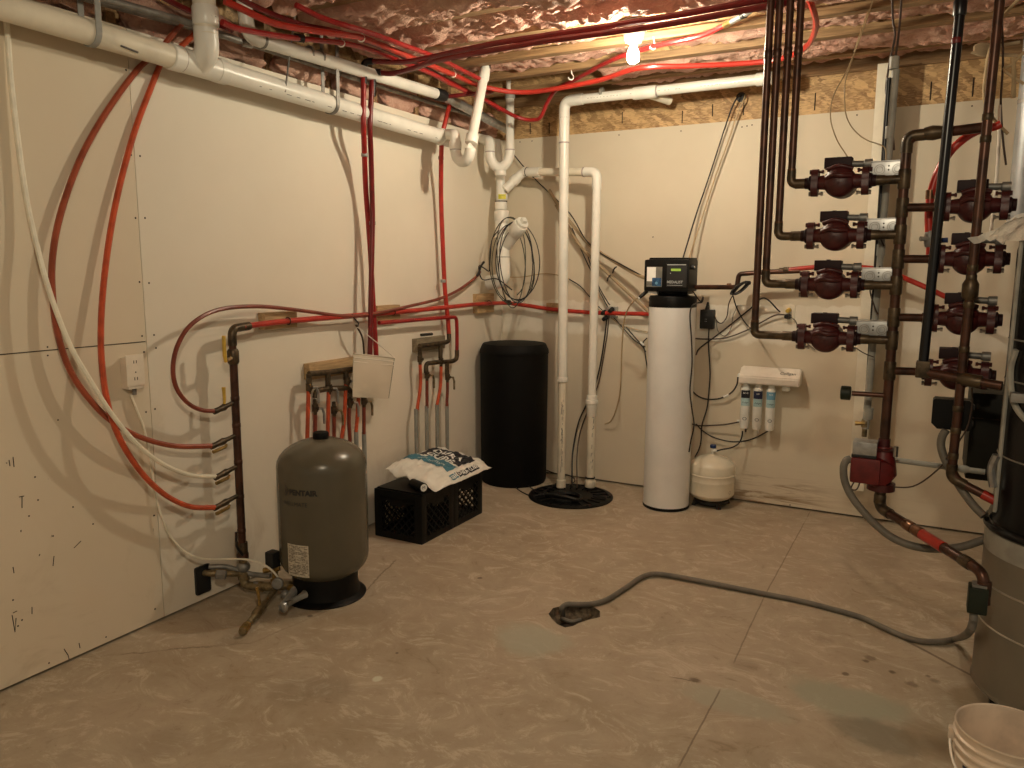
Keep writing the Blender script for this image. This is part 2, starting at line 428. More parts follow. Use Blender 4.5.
for pts in (((12, 615), (15, 632), (16, 618)), ((13, 613), (17, 611)), ((22, 496), (22, 508)), ((19, 497), (24, 496)), ((64, 649), (68, 655), (69, 659)), ((32, 607), (32, 614)), ((13, 457), (14, 467)), ((9, 460), (10, 466)), ((6, 463), (7, 463)), ((54, 556), (53, 566)), ((74, 548), (81, 541)), ((21, 532), (21, 530)), ((13, 567), (14, 573)), ((40, 554), (39, 556)), ((79, 643), (80, 648))):
    mb.tube([L(x, y, .0003) for x, y in pts], .0017, 5)
struct(mb, 'wall_left', ['drywall_left', 'grime'], 'long left basement wall of cream drywall sheets with dark screw heads and scuffs', 'wall', 40)
mb = MB()
mb.span((.0, .0, 1.2170), (RX, .0127, TOP)); mb.span((.0, .0, .012), (RX, .0127, 1.2168))
mb.m(1).span((-.06, .03, 0), (RX, .06, TOP-.01))
for (x, y) in ((520, 142), (532, 141), (619, 135), (681, 131), (742, 127), (747, 126), (752, 125), (857, 115), (972, 106), (790, 505), (876, 529), (941, 528), (653, 237)):
    p = B(x, y); mb.cyl(p, p-V((0, .0006, 0)), .0045, 8)
struct(mb, 'wall_back', ['drywall_back', 'grime'], 'far basement wall of cream drywall with a plastered joint band', 'wall', 40)
struct(MB().span((RX, -2.6, 0), (RX+.1, .1, CZ)), 'wall_right', 'drywall_back', 'bare drywall wall beyond the right of the picture', 'wall')
struct(MB().span((-.2, FY, CZ), (RX, .2, CZ+.05)), 'ceiling', 'osb', 'wood subfloor above the joists', 'ceiling')
# rim boards above the drywall
mb = MB(); mb.span((-.1, .006, TOP), (RX, .022, 2.665))
mb.m(1)
for x in (530, 549, 622, 682, 712, 743): 
    p = B(x, 118); p.z = 2.46+.05*random.random(); mb.cyl(p+V((0, .006, 0)), p+V((0, .004, .075)), .0035, 6)
for x in (815, 930, 972):
    p = B(x, 100); mb.cyl(V((p.x, .005, 2.47)), V((p.x, .004, 2.57)), .0035, 6)
struct(mb, 'trim_1', ['osb', 'grime'], 'strip of bare flake board above the far drywall', 'trim')
struct(MB().span((-.1, .008, 2.705), (RX, .024, CZ)), 'trim_4', 'joist_wood', 'wood rim board between the far ledge and the subfloor', 'trim')
struct(MB().span((-.1, -.012, 2.665), (RX, .03, 2.705)), 'trim_2', 'joist_wood', 'wood ledge running along the top of the flake board', 'trim')
struct(MB().span((-.11, FY, TOP), (-.09, .1, CZ)), 'trim_3', 'osb', 'flake board rim above the left drywall', 'trim')
JY = [-.26, -.65, -1.02, -1.43, -1.83, -2.24, -2.65, -3.06, -3.47, -3.9, -4.35, -4.8, -5.25, -5.7, -6.2, -6.7, -7.3]
ZB = 2.70
for i, y in enumerate(JY):
    mb = MB()
    mb.span((-.088, y-.03, ZB), (RX, y+.03, ZB+.038), .003); mb.span((-.088, y-.03, CZ-.04), (RX, y+.03, CZ))
    mb.m(1).span((-.088, y-.005, ZB+.036), (RX, y+.005, CZ-.038))
    mb.m(0).span((-.088, y-.02, TOP-.02), (-.035, y+.02, ZB))
    o = struct(mb, 'ceiling_joist', ['joist_wood', 'osb'], 'wood ceiling joist, number %d counted from the far wall' % (i+1), 'joist')
    o['label'] = ['wood ceiling joist closest to the far flake board', 'wood ceiling joist second from the far wall', 'wood ceiling joist third from the far wall', 'wood ceiling joist carrying the bare bulb', 'wood ceiling joist one bay nearer than the bulb', 'wood ceiling joist two bays nearer than the bulb'][i] if i < 6 else 'wood ceiling joist overhead, out of view above the camera'
    o['group'] = 'parallel ceiling joists'
    if i >= 6: o['group'] = 'ceiling joists overhead out of view'

def batt(y0, y1, x0, x1, z, amp, label, seed, sag=.0, ragged=0.0):
    nx, ny = max(8, int((x1-x0)/.016)), 22; rows = []
    for i in range(nx+1):
        x = x0+(x1-x0)*i/nx; r = []
        for j in range(ny+1):
            v = j/ny; y = y0+(y1-y0)*v
            e = ragged*(noise.noise(V((x*3.1, seed, v*2)))+.6*noise.noise(V((x*9, seed+4, v*2))))
            if j in (0, ny): y += abs(e)*.6*(1 if j == 0 else -1)
            n1 = noise.fractal(V((x*2.2+seed, y*6, seed)), .8, 2, 5); n2 = noise.ridged_multi_fractal(V((x*5+seed, y*14, seed*2)), .9, 2, 4, 1, 2)
            prof = min(1, 6*min(v, 1-v))
            r.append(V((x, y, z - sag*math.sin(PI*v) - prof*.02 + amp*(1.2*n1 - .35*(n2-1)) + .016*noise.ridged_multi_fractal(V((x*16, y*26, seed)), .9, 2, 3, 1, 2) - e*.3)))
        rows.append(r)
    up = [[V((p.x, p.y, max(p.z+.02, 2.80))) for p in (r[0], r[-1])] for r in rows]
    mb = MB()
    mb.grid([[u[0]] + r + [u[1]] for r, u in zip(rows, up)])
    o = mb.build('insulation_batt', 'insulation', org=rows[0][0])
    return tag(o, label, 'insulation', 'pink fibreglass batts between the joists')
bays = [(-.23, -.03, .9, 5.5, 2.74, .02, 'pink fibreglass batt in the narrow bay against the far flake board', 1.3, .012),
        (-.62, -.29, .98, 5.5, 2.712, .022, 'pink fibreglass batt in the bay just behind the horizontal white sump pipe', 2.7, .015),
        (-.99, -.68, .02, 5.5, 2.748, .02, 'pink fibreglass batt in the first bay behind the bare bulb', 3.1, .015),
        (-1.40, -1.05, .02, 5.5, 2.748, .022, 'bright pink fibreglass batt in the bay directly beside the bulb', 4.9, .02),
        (-1.80, -1.46, .05, 5.5, 2.705, .035, 'loose ragged pink batt sagging just in front of the bulb', 5.4, .035),
        (-2.21, -1.86, .10, 5.5, 2.695, .04, 'big sagging pink batt along the top edge of the view', 6.2, .04),
        (-2.62, -2.27, .15, 5.5, 2.69, .04, 'pink batt above the red tubes at the top left', 7.7, .03),
        (-3.03, -2.68, .1, 5.5, 2.70, .03, 'pink batt overhead beside the white drop pipe', 8.1, .03)]
for b in bays: batt(b[0], b[1], b[2], b[3], b[4], b[5], b[6], b[7], b[8], .05 if b[5] > .03 else .015)
# crumpled pink pieces stuffed above the left drywall, one per joist end
def clump(y0, y1, z1, label, seed, xo=.0):
    n = 46; m = 16; rows = []
    c = V((-.035+xo, (y0+y1)/2, (TOP+z1)/2+.002)); R = V((.05, (y1-y0)/2, (z1-TOP)/2))
    for i in range(m+1):
        th = PI*i/m; r = []
        for k in range(n):
            ph = 2*PI*k/n; d = V((math.sin(th)*math.cos(ph), -math.cos(th), math.sin(th)*math.sin(ph)))
            q = V((math.copysign(abs(d.x)**.6, d.x)*R.x, math.copysign(abs(d.y)**.5, d.y)*R.y, math.copysign(abs(d.z)**.6, d.z)*R.z))
            f = noise.fractal((c+q)*13+V((seed, 0, 0)), .8, 2, 4)
            p = c + q*(1+.28*f) + V((.02*f, 0, 0)); p.z = max(p.z, TOP+.001); r.append(p)
        rows.append(r)
    return tag(MB().grid(rows, True).build('insulation_batt', 'insulation', org=c, smooth=60), label, 'insulation', 'pink insulation stuffed above the left wall')
yy = [-.06]+JY[:8]
names = ['in the far corner of the room', 'above the pair of P traps', 'behind the chrome pipe end', 'beside the paired red risers', 'between paired risers and strap hangers', 'behind the two strap hangers', 'right of the white drop pipe', 'behind the tops of the orange tubes']
for i in range(8):
    clump(yy[i+1]+.035, yy[i]-.035, 2.60+.03*math.sin(i*2.3), 'crumpled pink insulation over the left wall ' + names[i], i*3.7, .012*math.sin(i*1.7))
clump(-3.44, -3.10, 2.62, 'crumpled pink insulation above the left wall next to the near strap hanger', 31.0)
clump(-3.86, -3.51, 2.62, 'crumpled pink insulation above the left wall at the left edge of the view', 35.0)

# ================================================================ BULB
bc = B(633, 64, 1.385)
t = thing('ceiling_lamp', 'bare glowing light bulb in a white porcelain holder under the ceiling joists', 'lamp', (bc.x, bc.y, ZB))
MB().lathe([(.048, 0), (.05, -.004), (.05, -.036), (.046, -.04), (0, -.04)], (bc.x, bc.y, ZB), seg=8).build('ceiling_box', 'galvanized_dull', t)
zh = ZB-.04
MB().lathe([(.060, 0), (.060, -.008), (.052, -.016), (.045, -.045), (.036, -.058), (.022, -.060), (.020, -.04)], (bc.x, bc.y, zh)).build('lamp_holder', 'conduit_grey', t)
zb = zh-.058
b_ = MB().lathe([(.0135, .002), (.0135, -.014), (.015, -.02), (.022, -.035), (.0285, -.052), (.0305, -.068), (.0275, -.084), (.019, -.094), (.008, -.0985), (0, -.099)], (bc.x, bc.y, zb)).build('bulb', 'bulb_glow', t)
MB().lathe([(.0142, .012), (.0142, .008), (.0132, .006), (.0142, .003), (.0142, -.004), (.0132, -.006), (.0142, -.009), (.0136, -.013)], (bc.x, bc.y, zb)).build('screw_base', 'galvanized', b_)

# ================================================================ BIG DRAIN ALONG THE LEFT WALL
dx = .13
A0, A1 = V((dx, -3.95, 2.362)), V((dx, -1.02, 2.318))
ax = (A1-A0).normalized()
def on(y): k = (y-A0.y)/(A1.y-A0.y); return A0+(A1-A0)*k
rp = .0445
t = thing('drain_pipe', 'long white plastic drain pipe running along the top of the left wall', 'pipe', on(-2.795))
yt = -2.795
MB().tube([A0, on(yt-.085)], rp, 32).build('pipe', 'pvc_aged', t)
MB().tube([on(yt+.085), A1], rp, 32).build('pipe', 'pvc', t)
tee = MB()
for a, b in ((-.14, -.085), (.085, .14)): tee.tube([on(yt+a), on(yt+a+.004), on(yt+b-.004), on(yt+b)], [rp*1.06, rp*1.14, rp*1.14, rp*1.06], 32)
tee.tube([on(yt-.09), on(yt+.09)], rp*1.09, 32)
br = V((.90, -.12, .45)).normalized()
tee.tube(fillet([on(yt), on(yt)+br*.075, on(yt)+br*.09+V((0, -.012, .09))], .07), rp*1.07, 32)
tee.build('tee_fitting', 'pvc', t)
MB().tube([on(yt-.087), on(yt-.0835)], rp*1.1, 32).build('glue_ring', 'primer_stain', t)
dtop = on(yt)+br*.09+V((0, -.03, .09))
dp = on(yt)+br*.09+V((0, -.010, .07))
MB().tube([dp+V((0, 0, -.01)), V((dp.x, dp.y-.012, 2.9))], rp, 32).build('drop_pipe', 'pvc_aged', t)
collar(t, 'coupling', dp+V((0, 0, .06)), (0, 0, 1), rp*1.15, .075, 'pvc', 32)
MB().tube([dp+V((.048, -.012, .055)), dp+V((.0495, .01, .054))], .0022, 5).build('print_mark', 'pvc_print', t)
MB().tube([A1-ax*.0, A1+ax*.012], rp*1.16, 32).build('hub', 'pvc', t)
MB().tube([A1+ax*.01, A1+ax*.10], rp*1.08, 32).build('end_fitting', 'pvc', t)
# printed dashes
mb = MB()
for k in range(26):
    y = -2.5+.055*k + random.random()*.01
    if random.random() < .7:
        p = on(y)+V((.83, 0, -.57)).normalized()*(rp+.0004); mb.tube([p, p+ax*.03*random.random()+ax*.01], .0016, 4)
p = on(-3.17)+V((.83, 0, -.57)).normalized()*(rp+.0003); mb.tube([p, p+ax*.07+V((0, 0, -.006))], .0035, 5)
mb.build('print_mark', 'pvc_print', t)

def loop_hanger(y, label, mat='grey_pvc'):
    c = on(y); mb = MB(); w = .011
    path = [V((dx-rp-.006, y, 2.72))] + [c+V((-(rp+.003)*math.cos(a), 0, -(rp+.003)*math.sin(a))) for a in [PI*i/14 for i in range(15)]] + [V((dx+rp+.004, y, 2.72))]
    rows = [[p+V((0, -w, 0)), p+V((0, w, 0))] for p in path]
    rows2 = []
    for i, p in enumerate(path):
        q = path[min(i+1, len(path)-1)]-path[max(0, i-1)]; nrm = V((q.z, 0, -q.x)).normalized()*.002
        rows2.append([p+V((0, -w, 0))-nrm, p+V((0, w, 0))-nrm, p+V((0, w, 0))+nrm, p+V((0, -w, 0))+nrm])
    mb.grid(rows2, True, True, True)
    return tag(mb.build('pipe_hanger', mat, org=path[0]), label, 'hanger', 'strap hangers holding the drain pipe')
loop_hanger(L(91, 35, .13).y, 'grey plastic J hanger around the drain pipe near the left picture edge')
loop_hanger(L(331, 107, .13).y, 'thin grey strap looped under the drain pipe left of the paired red risers', 'galvanized_dull')
for x, nm in ((292, 'left'), (None, '')):
    if x:
        p = L(297, 50, .17); q = L(285, 92, .17); mb = MB()
        mb.tube([V((p.x, p.y, 2.7)), q], .0042, 6)
        tag(mb.build('metal_strap', 'galvanized_dull', org=q), 'perforated metal strap hanging from a joist behind the drain pipe', 'strap')

# ---------------- the second white pipe under the joists
P2 = [L(252, 37, .17), L(262, 41, .17), L(300, 51, .17), L(337, 62, .17), L(437, 94, .17)]
t = thing('vent_pipe', 'second smaller white pipe hung just under the joists, above the long drain pipe', 'pipe', P2[2])
d2 = (P2[4]-P2[1]).normalized(); r2 = .030
MB().tube([P2[1]-d2*.02, P2[4]], r2, 24).build('pipe', 'pvc', t)
MB().tube(fillet([P2[1]+d2*.02, P2[0]-d2*.02, P2[0]-d2*.02+V((0, -.06, .45))], .07), r2*1.06, 24).build('elbow', 'pvc', t)
for k, (x, y) in enumerate(((262, 41), (309, 53), (320, 57))): collar(t, 'hanger_ring', L(x, y, .17), d2, r2*1.12, .014, 'galvanized_dull', 24)
collar(t, 'coupling', P2[4]+d2*.03, d2, r2*1.2, .09, 'rubber', 24)
MB().tube([P2[4]+d2*.06, L(510, 131, .15)], r2*.92, 24).build('chrome_pipe', 'galvanized', t, label='shiny metal pipe')
c0, c1 = L(150, 16, .06), L(470, 115, .06)
t = thing('metal_conduit', 'thin grey metal conduit running above the drain pipe over the left wall', 'conduit', c0)
MB().tube([L(-20, -30, .06), c0, L(240, 41, .06), L(360, 80, .06), c1], .012, 10).build('conduit', 'galvanized_dull', t)
for x, y in ((190, 25), (247, 44), (352, 77)): collar(t, 'coupling', L(x, y, .06), c1-c0, .0155, .05, 'galvanized', 12)
t = thing('black_pipe', 'dark steel pipe just behind the grey conduit over the left wall', 'pipe', L(160, 8, .16))
MB().tube([L(-20, -36, .16), L(180, 20, .16), L(240, 41, .16)], .014, 10).build('pipe', 'galvanized_dull', t)

# ---------------- P traps and stack in the corner
def ring_path(a, b, drop, n=12):   # U between two points
    a, b = V(a), V(b); c = (a+b)/2; h = (b-a)/2
    return [a] + [c - h*math.cos(PI*i/n) + V((0, 0, -drop*math.sin(PI*i/n))) for i in range(n+1)] + [b]
rt = .0285
s0, s1 = L(485, 70, .40), L(472, 139, .40)
t = thing('p_trap', 'leaning white standpipe with a P trap at the end of the drain pipe', 'P trap', s1)
MB().tube([s0, s1], rt, 22).build('standpipe', 'pvc', t)
dd = (s0-s1).normalized()
MB().tube([s0-dd*.07, s0-dd*.06, s0-dd*.05, s0, s0+dd*.05, s0+dd*.065], [rt, rt*1.2, rt*1.2, rt*1.06, rt*.8, rt*.62], 22).build('cap', 'pvc', t)
MB().box(s0+V((.026, 0, -.002))+dd*.025, (.012, .009, .03)).build('slot', 'rubber', t)
u0, u1 = s1-dd*.06, L(455.5, 149, .27)
MB().tube(ring_path(u0, u1, .075), rt*1.12, 22).build('trap_bend', 'pvc', t)
collar(t, 'slip_nut', s1, dd, rt*1.35, .055, 'pvc'); collar(t, 'slip_nut', u1+V((0, 0, .02)), (0, 0, 1), rt*1.3, .045, 'pvc')
MB().tube(fillet([u1, u1+V((0, 0, .085)), A1+ax*.06+V((0, 0, .02))], .06), rt*1.1, 22).build('elbow', 'pvc', t)
collar(t, 'glue_ring', u1+V((0, 0, -.005)), (0, 0, 1), rt*1.2, .006, 'primer_stain')

K = .165; kx = .175
S = lambda px, py: V((0, 0, 0)) + D(px, py, 5.47)
t = thing('drain_stack', 'white upright drain stack in the corner with a yellow sticker and cleanout', 'pipe', S(500, 260))
T = lambda px, py: D(px, py, 5.27)
top = T(510, 98); lg = T(510, 150); uL = T(490, 152)
MB().tube([top, lg], rt, 22).build('standpipe', 'pvc', t)
collar(t, 'rubber_cap', top+V((0, 0, .01)), (0, 0, 1), rt*1.18, .03, 'grey_pvc')
MB().tube([top+V((-.012, 0, .02)), top+V((-.012, 0, .13))], .016, 12).build('vent_stub', 'white_plastic', t)
MB().tube(ring_path(lg, uL, .11), rt*1.18, 22).build('trap_bend', 'pvc', t)
for p in (lg, uL): collar(t, 'glue_ring', p, (0, 0, 1), rt*1.22, .008, 'primer_stain')
MB().tube(fillet([uL, T(490, 141), S(484, 138)+V((-.05, 0, 0))], .05), rt*1.2, 22).build('elbow', 'pvc', t)
MB().tube([S(497, 140), S(499, 152), S(500, 170)], rt*.8, 14).build('rear_branch', 'pvc', t)
s2, s3 = S(500.5, 170), S(501, 205)
MB().tube(spline([T(500, 167), S(500.5, 178), s3]), rt*1.15, 24).build('stack_pipe', 'pvc', t)
collar(t, 'coupling', T(500.5, 173), (0, 0, 1), rt*1.38, .035, 'pvc')
mb = MB(); rr = rt*1.15*1.02; dirv = (CC-S(501, 197)); an = math.atan2(dirv.y, dirv.x)
stk = S(502, 197)
def wrapf(c, r, a0): return lambda x, y: V((c.x + r*math.cos(a0+x/r), c.y + r*math.sin(a0+x/r), c.z+y))
MB().lathe([(rt*1.35, -.022), (rt*1.4, -.018), (rt*1.4, .018), (rt*1.35, .022)], stk, seg=24).build('band', 'bag_white', t)
w = wrapf(stk, rt*1.42, an)
st_ = patch(MB(), w, -.028, .03, -.017, .016, 8, 1).build('sticker', 'yellow_sticker', t, label='yellow sticker')
lettering(st_, '------', .02, lambda x, y: w(x, y+.009)+V((math.cos(an), math.sin(an), 0))*.0006, 'ink')
collar(t, 'coupling', S(501, 206), (0, 0, 1), rt*1.5, .055, 'pvc', 24)
collar(t, 'glue_ring', S(501, 201.5), (0, 0, 1), rt*1.53, .008, 'grime', 24)
collar(t, 'hub', S(501.5, 216), (0, 0, 1), rt*1.85, .075, 'pvc', 28)
w2 = wrapf(S(501.5, 214), rt*1.87, an)
lettering(t, 'I   :', .03, lambda x, y: w2(x-.012, y), 'pex_red'); lettering(t, '---', .018, lambda x, y: w2(x+.03, y-.008), 'ink')
MB().tube([S(501.5, 220), S(503, 262)], .048, 28).build('lower_pipe', 'pvc', t)
c9 = S(503, 262)
MB().tube(fillet([c9, S(503, 281), S(489, 283)+V((-.03, .03, 0))], .1), .052, 28).build('lower_elbow', 'pvc', t)
collar(t, 'glue_ring', S(503, 257), (0, 0, 1), .0525, .006, 'grey_pvc', 28)
# cleanout branch
q0, q1 = S(505, 246), D(522, 223, 5.30)
dq = (q1-q0).normalized()
MB().tube([q0, q1-dq*.08], .046, 24).build('cleanout_branch', 'pvc', t)
MB().tube([q1-dq*.10, q1-dq*.095, q1-dq*.02, q1-dq*.01], [.05, .054, .054, .05], 24).build('cleanout_hub', 'pvc', t)
MB().tube([q1-dq*.015, q1+dq*.01], .044, 24).box(q1+dq*.02, (.035, .035, .035), dq.to_track_quat('Z', 'Y').to_matrix()).build('cleanout_plug', 'pvc', t)
# ---------------- sump discharge from the wye, over and down into the pit
p2b = V((.844, -.247, .02))
e0, e1 = S(505, 190), S(523, 172)
px2 = B(597, 172, .262)
elb = V((p2b.x+.012, p2b.y-.015, px2.z))
t = thing('sump_pipe', 'shorter white sump pipe that loops from the corner stack down into the pit lid', 'pipe', p2b)
MB().tube(fillet([e0, e1, e1+(elb-e1)*.25], .04), rt*1.12, 22).build('wye_branch', 'pvc', t)
collar(t, 'slip_nut', e1+(elb-e1).normalized()*.025, elb-e1, rt*1.25, .03, 'pvc'); collar(t, 'glue_ring', e1+(elb-e1).normalized()*.04, elb-e1, rt*1.22, .008, 'grime')
collar(t, 'coupling', e0+(e1-e0)*.55, e1-e0, rt*1.3, .05, 'pvc')
MB().tube([e1+(elb-e1)*.08, elb-(elb-e1).normalized()*.09], .027, 22).build('crossover_pipe', 'pvc_aged', t)
dh = (elb-e1).normalized()
MB().tube(fillet([elb-dh*.10, elb, elb+V((0, 0, -.11))], .075, 8), .0315, 22).build('elbow', 'pvc', t)
collar(t, 'glue_ring', elb-dh*.10, dh, .0335, .012, 'primer_stain')
zc = B(591, 402, .25).z
MB().tube([elb+V((0, 0, -.10)), V((p2b.x, p2b.y, zc))], .0285, 22).build('upper_pipe', 'pvc', t)
MB().tube([V((p2b.x, p2b.y, zc)), p2b], .0285, 22).build('lower_pipe', 'pvc_aged', t)
MB().lathe([(.030, -.10), (.033, -.095), (.035, -.04), (.037, -.035), (.037, -.012), (.043, -.008), (.043, .014), (.037, .018), (.036, .045), (.030, .05)], (p2b.x, p2b.y, zc)).build('check_coupling', 'pvc', t)
collar(t, 'foot_collar', p2b+V((0, 0, .028)), (0, 0, 1), .037, .05, 'pvc_aged'); collar(t, 'clamp', p2b+V((0, 0, .07)), (0, 0, 1), .0335, .01, 'rubber')
mb = MB()
for k in range(14):
    a = -1.2+random.random()*.6; p = V((p2b.x+.0287*math.cos(a), p2b.y+.0287*math.sin(a), .15+.42*random.random()))
    mb.tube([p, p+V((.001, 0, .012+.02*random.random()))], .0015, 4)
mb.build('print_mark', 'pvc_print', t)
p1b = V((.657, -.323, .02)); ph = 2.603
pe = B(566, 97, .323)
p1t = V((pe.x-.01, p1b.y, ph))
end = B(768, 75, .323); end.z = ph+.005
t = thing('sump_pipe', 'tall white sump pipe that rises to the joists and turns right along the far wall', 'pipe', p1b)
z4 = B(562, 379, .32).z
MB().tube([p1b+V((0, 0, -.005)), p1b+V((0, 0, .045)), p1b+V((0, 0, .05)), V((p1b.x, p1b.y, z4))], [.034, .034, .0265, .0265], 22).build('lower_pipe', 'pvc_aged', t)
MB().tube([V((p1b.x, p1b.y, z4)), p1t+V((0, 0, -.10))], .0315, 22).build('upper_pipe', 'pvc', t)
MB().lathe([(.028, -.02), (.037, -.015), (.037, .012), (.0335, .016)], (p1b.x, p1b.y, z4)).build('coupling', 'pvc', t)
MB().tube([p1t+V((0, 0, -.26)), p1t+V((0, 0, -.10))], .0345, 22).build('union', 'pvc', t)
collar(t, 'glue_ring', p1t+V((0, 0, -.262)), (0, 0, 1), .0352, .010, 'primer_stain'); collar(t, 'glue_ring', p1t+V((0, 0, -.105)), (0, 0, 1), .0355, .008, 'primer_stain')
dh = (end-p1t).normalized()
MB().tube(fillet([p1t+V((0, 0, -.11)), p1t, p1t+dh*.13], .085, 8), .0355, 22).build('elbow', 'pvc', t)
MB().tube([p1t+dh*.11, end], .0305, 22).build('crossover_pipe', 'pvc', t)
mid = B(645, 88, .323)
q = V((mid.x, p1t.y, ph)); collar(t, 'tee_fitting', q, dh, .0385, .15, 'pvc'); collar(t, 'glue_ring', q+dh*.078, dh, .036, .012, 'primer_stain')
MB().tube([q+V((0, 0, 0)), q+V((.11, .16, -.03))], .027, 18).build('side_branch', 'pvc_aged', t)
collar(t, 'coupling', end+dh*-.02, dh, .037, .09, 'pvc'); collar(t, 'hanger_ring', B(602, 93, .323), dh, .0335, .018, 'conduit_grey')
mb = MB()
for k in range(46):
    x = p1t.x+.15+k*.022; p = V((x, p1t.y-.0305*.97, ph-.0305*.15)); 
    if random.random() < .75: mb.tube([p, p+V((.006+.012*random.random(), 0, 0))], .0013, 4)
for k in range(40):
    a = -1.35+random.random()*.5; p = V((p1b.x+.0268*math.cos(a), p1b.y+.0268*math.sin(a), .12+.52*random.random()))
    mb.tube([p, p+V((.001, 0, .008+.03*random.random()))], .0014, 4)
mb.build('print_mark', 'pvc_print', t)
# ---------------- sump pit lid
sp = V((.79, -.455, 0))
t = thing('sump_cover', 'round black ribbed sump pit lid set in the floor under two white pipes', 'lid', sp)
MB().lathe([(.285, .0005), (.285, .008), (.27, .014), (.255, .014), (.25, .009), (.0, .009)], sp, seg=56).build('lid', 'black_plastic', t)
mb = MB()
for k in range(22):
    a = 2*PI*k/22; d = V((math.cos(a), math.sin(a), 0)); mb.tube([sp+d*.15+V((0, 0, .012)), sp+d*.25+V((0, 0, .012))], .006, 6)
mb.build('rib', 'black_plastic', t)
hc = sp+V((.0, -.135, .012))
mb = MB(); mb.tube([hc+V((-.13, .03, 0)), hc+V((-.12, .0, .02)), hc+V((-.06, -.025, .035)), hc+V((.04, -.03, .035)), hc+V((.10, -.01, .02)), hc+V((.11, .01, 0))], .012, 8)
mb.lathe([(.11, .0), (.11, .012), (.095, .016), (.09, .0)], hc+V((0, .06, 0)), seg=30); mb.build('handle', 'rubber', t)
for k in range(6):
    a = 2*PI*k/6+.3; p = sp+V((.263*math.cos(a), .263*math.sin(a), .014)); MB().cyl(p, p+V((0, 0, .006)), .009, 6).build('bolt', 'rubber', t)

# ================================================================ RED TUBES
R1 = .0125; R3 = .0145
def Z(x, y, z=2.675): return F(x, y, z)
PG = 'red heating tubes under the joists'
Lq = lambda x, y, d: L(x, y, d)
hose('heating_tube', [Lq(225, 1, .34), Lq(240, 8, .35), Lq(277, 24, .37), Lq(330, 33, .40), Lq(359, 37, .41), Lq(376, 43, .40), Lq(410, 57, .37), Lq(452, 74, .33), Lq(478, 85, .325), Z(505, 91, 2.605), Z(530, 92, 2.60), Z(560, 88, 2.605), Z(600, 80, 2.62), Z(640, 68, 2.63), Z(690, 66, 2.63), Z(735, 64, 2.63), Z(768, 61, 2.63), Z(790, 56, 2.63), Z(808, 45, 2.64), Z(816, 26, 2.66), Z(812, 6, 2.69), Z(806, -6, 2.73)], R3, 'pex_bright', 'bright red tube crossing behind the bulb and curling up by the copper risers', 'tube', PG)
hose('heating_tube', [Lq(222, 22, .31), Lq(240, 29, .31), Lq(290, 37.5, .31), Lq(339, 42.5, .33), Lq(368, 49, .33), Lq(394, 59, .33), Lq(430, 73, .33), Lq(455, 86, .29), Lq(485, 100, .29), Lq(503, 110, .34), B(517, 117, .50), B(530, 120, .46), B(540, 117.5, .46), B(547, 103, .48), B(556, 90, .50), Z(575, 80, 2.655), Z(600, 66, 2.67), Z(625, 55, 2.67), Z(660, 45, 2.665), Z(700, 36, 2.665), Z(727, 24, 2.67)], .0125, 'pex_red', 'red tube looping in the corner and rising to the shiny copper stub', 'tube', PG)
hose('heating_tube', [Lq(296, 5, .42), Lq(320, 17, .44), Lq(344, 25, .47), Lq(367, 32, .48), Lq(392, 41, .48), Lq(420, 51, .45), Lq(440, 59, .40), Lq(470, 74, .38), Lq(484, 81, .40)], .0125, 'pex_red', 'orange red tube highest in the left bundle, closest to the pink insulation', 'tube', PG)
hose('heating_tube', [Lq(228, -9, .28), Lq(258, 8, .29), Lq(300, 24, .32), Lq(345, 34, .32), Lq(400, 55, .31), Lq(440, 76, .27), Lq(470, 92, .22), Lq(500, 110, .28)], .0125, 'pex_dark_red', 'dark red tube hidden low in the left bundle', 'tube', PG)
hose('heating_tube', [Lq(158, -6, .09), Lq(175, 4, .10), Lq(205, 18, .115), Lq(232, 30, .25)], .0125, 'pex_dark_red', 'dark red tube passing behind the white drop pipe at the top left', 'tube', PG)
for pts, k, lb in (([(369, 61), (402, 62), (427, 58), (468, 49), (497, 43), (535, 37), (588, 29), (634, 22), (700, 11), (780, -4)], 2.565, 'dark red tube sweeping from the paired risers to the top right, upper one of two'),
                       ([(376, 72), (392, 73.5), (415, 68), (432, 62), (468, 54.5), (500, 49), (540, 42), (590, 35), (655, 26), (708, 17), (790, 2)], 2.535, 'dark red tube sweeping from the paired risers to the top right, lower one of two')):
    hose('heating_tube', [L(*pts[0], .18)]+[Z(x, y, k) for x, y in pts[1:]], .0135, 'pex_dark_red', lb, 'tube', PG)
hose('heating_tube', [L(444, 97, .17), L(470, 94, .30), Z(492, 92, 2.62)], .0125, 'pex_dark_red', 'short dark red tube joining the single riser to the corner bundle', 'tube', PG)
p0 = Z(725, 25, 2.67)
t = thing('copper_pipe', 'shiny metal pipe stub joining the red tube at the top right of the bulb', 'pipe', p0)
MB().tube(spline([p0, Z(745, 14, 2.66), Z(775, -6, 2.655)]), .0135, 12).build('pipe', 'galvanized', t)
MB().tube([p0, Z(732, 21, 2.668)], .0165, 12).build('crimp_ring', 'brass', t)
MB().tube([Z(742, 15.5, 2.661), Z(745, 14, 2.66)], .0165, 12).build('joint_ring', 'rubber', t)
q0, q1 = Z(707, 16, 2.693), Z(742, 10, 2.693)
MBq = MB().tube([q0, q1], .009, 8); MBq.tube(spline([q0+V((-.005, 0, .0)), Z(701, 10, 2.69), Z(699, 4, 2.69), Z(695, 6, 2.69)]), .007, 8)
tag(MBq.build('pipe_bracket', 'white_plastic', org=q0), 'white hooked plastic bracket under the joists beside the shiny pipe stub', 'bracket')
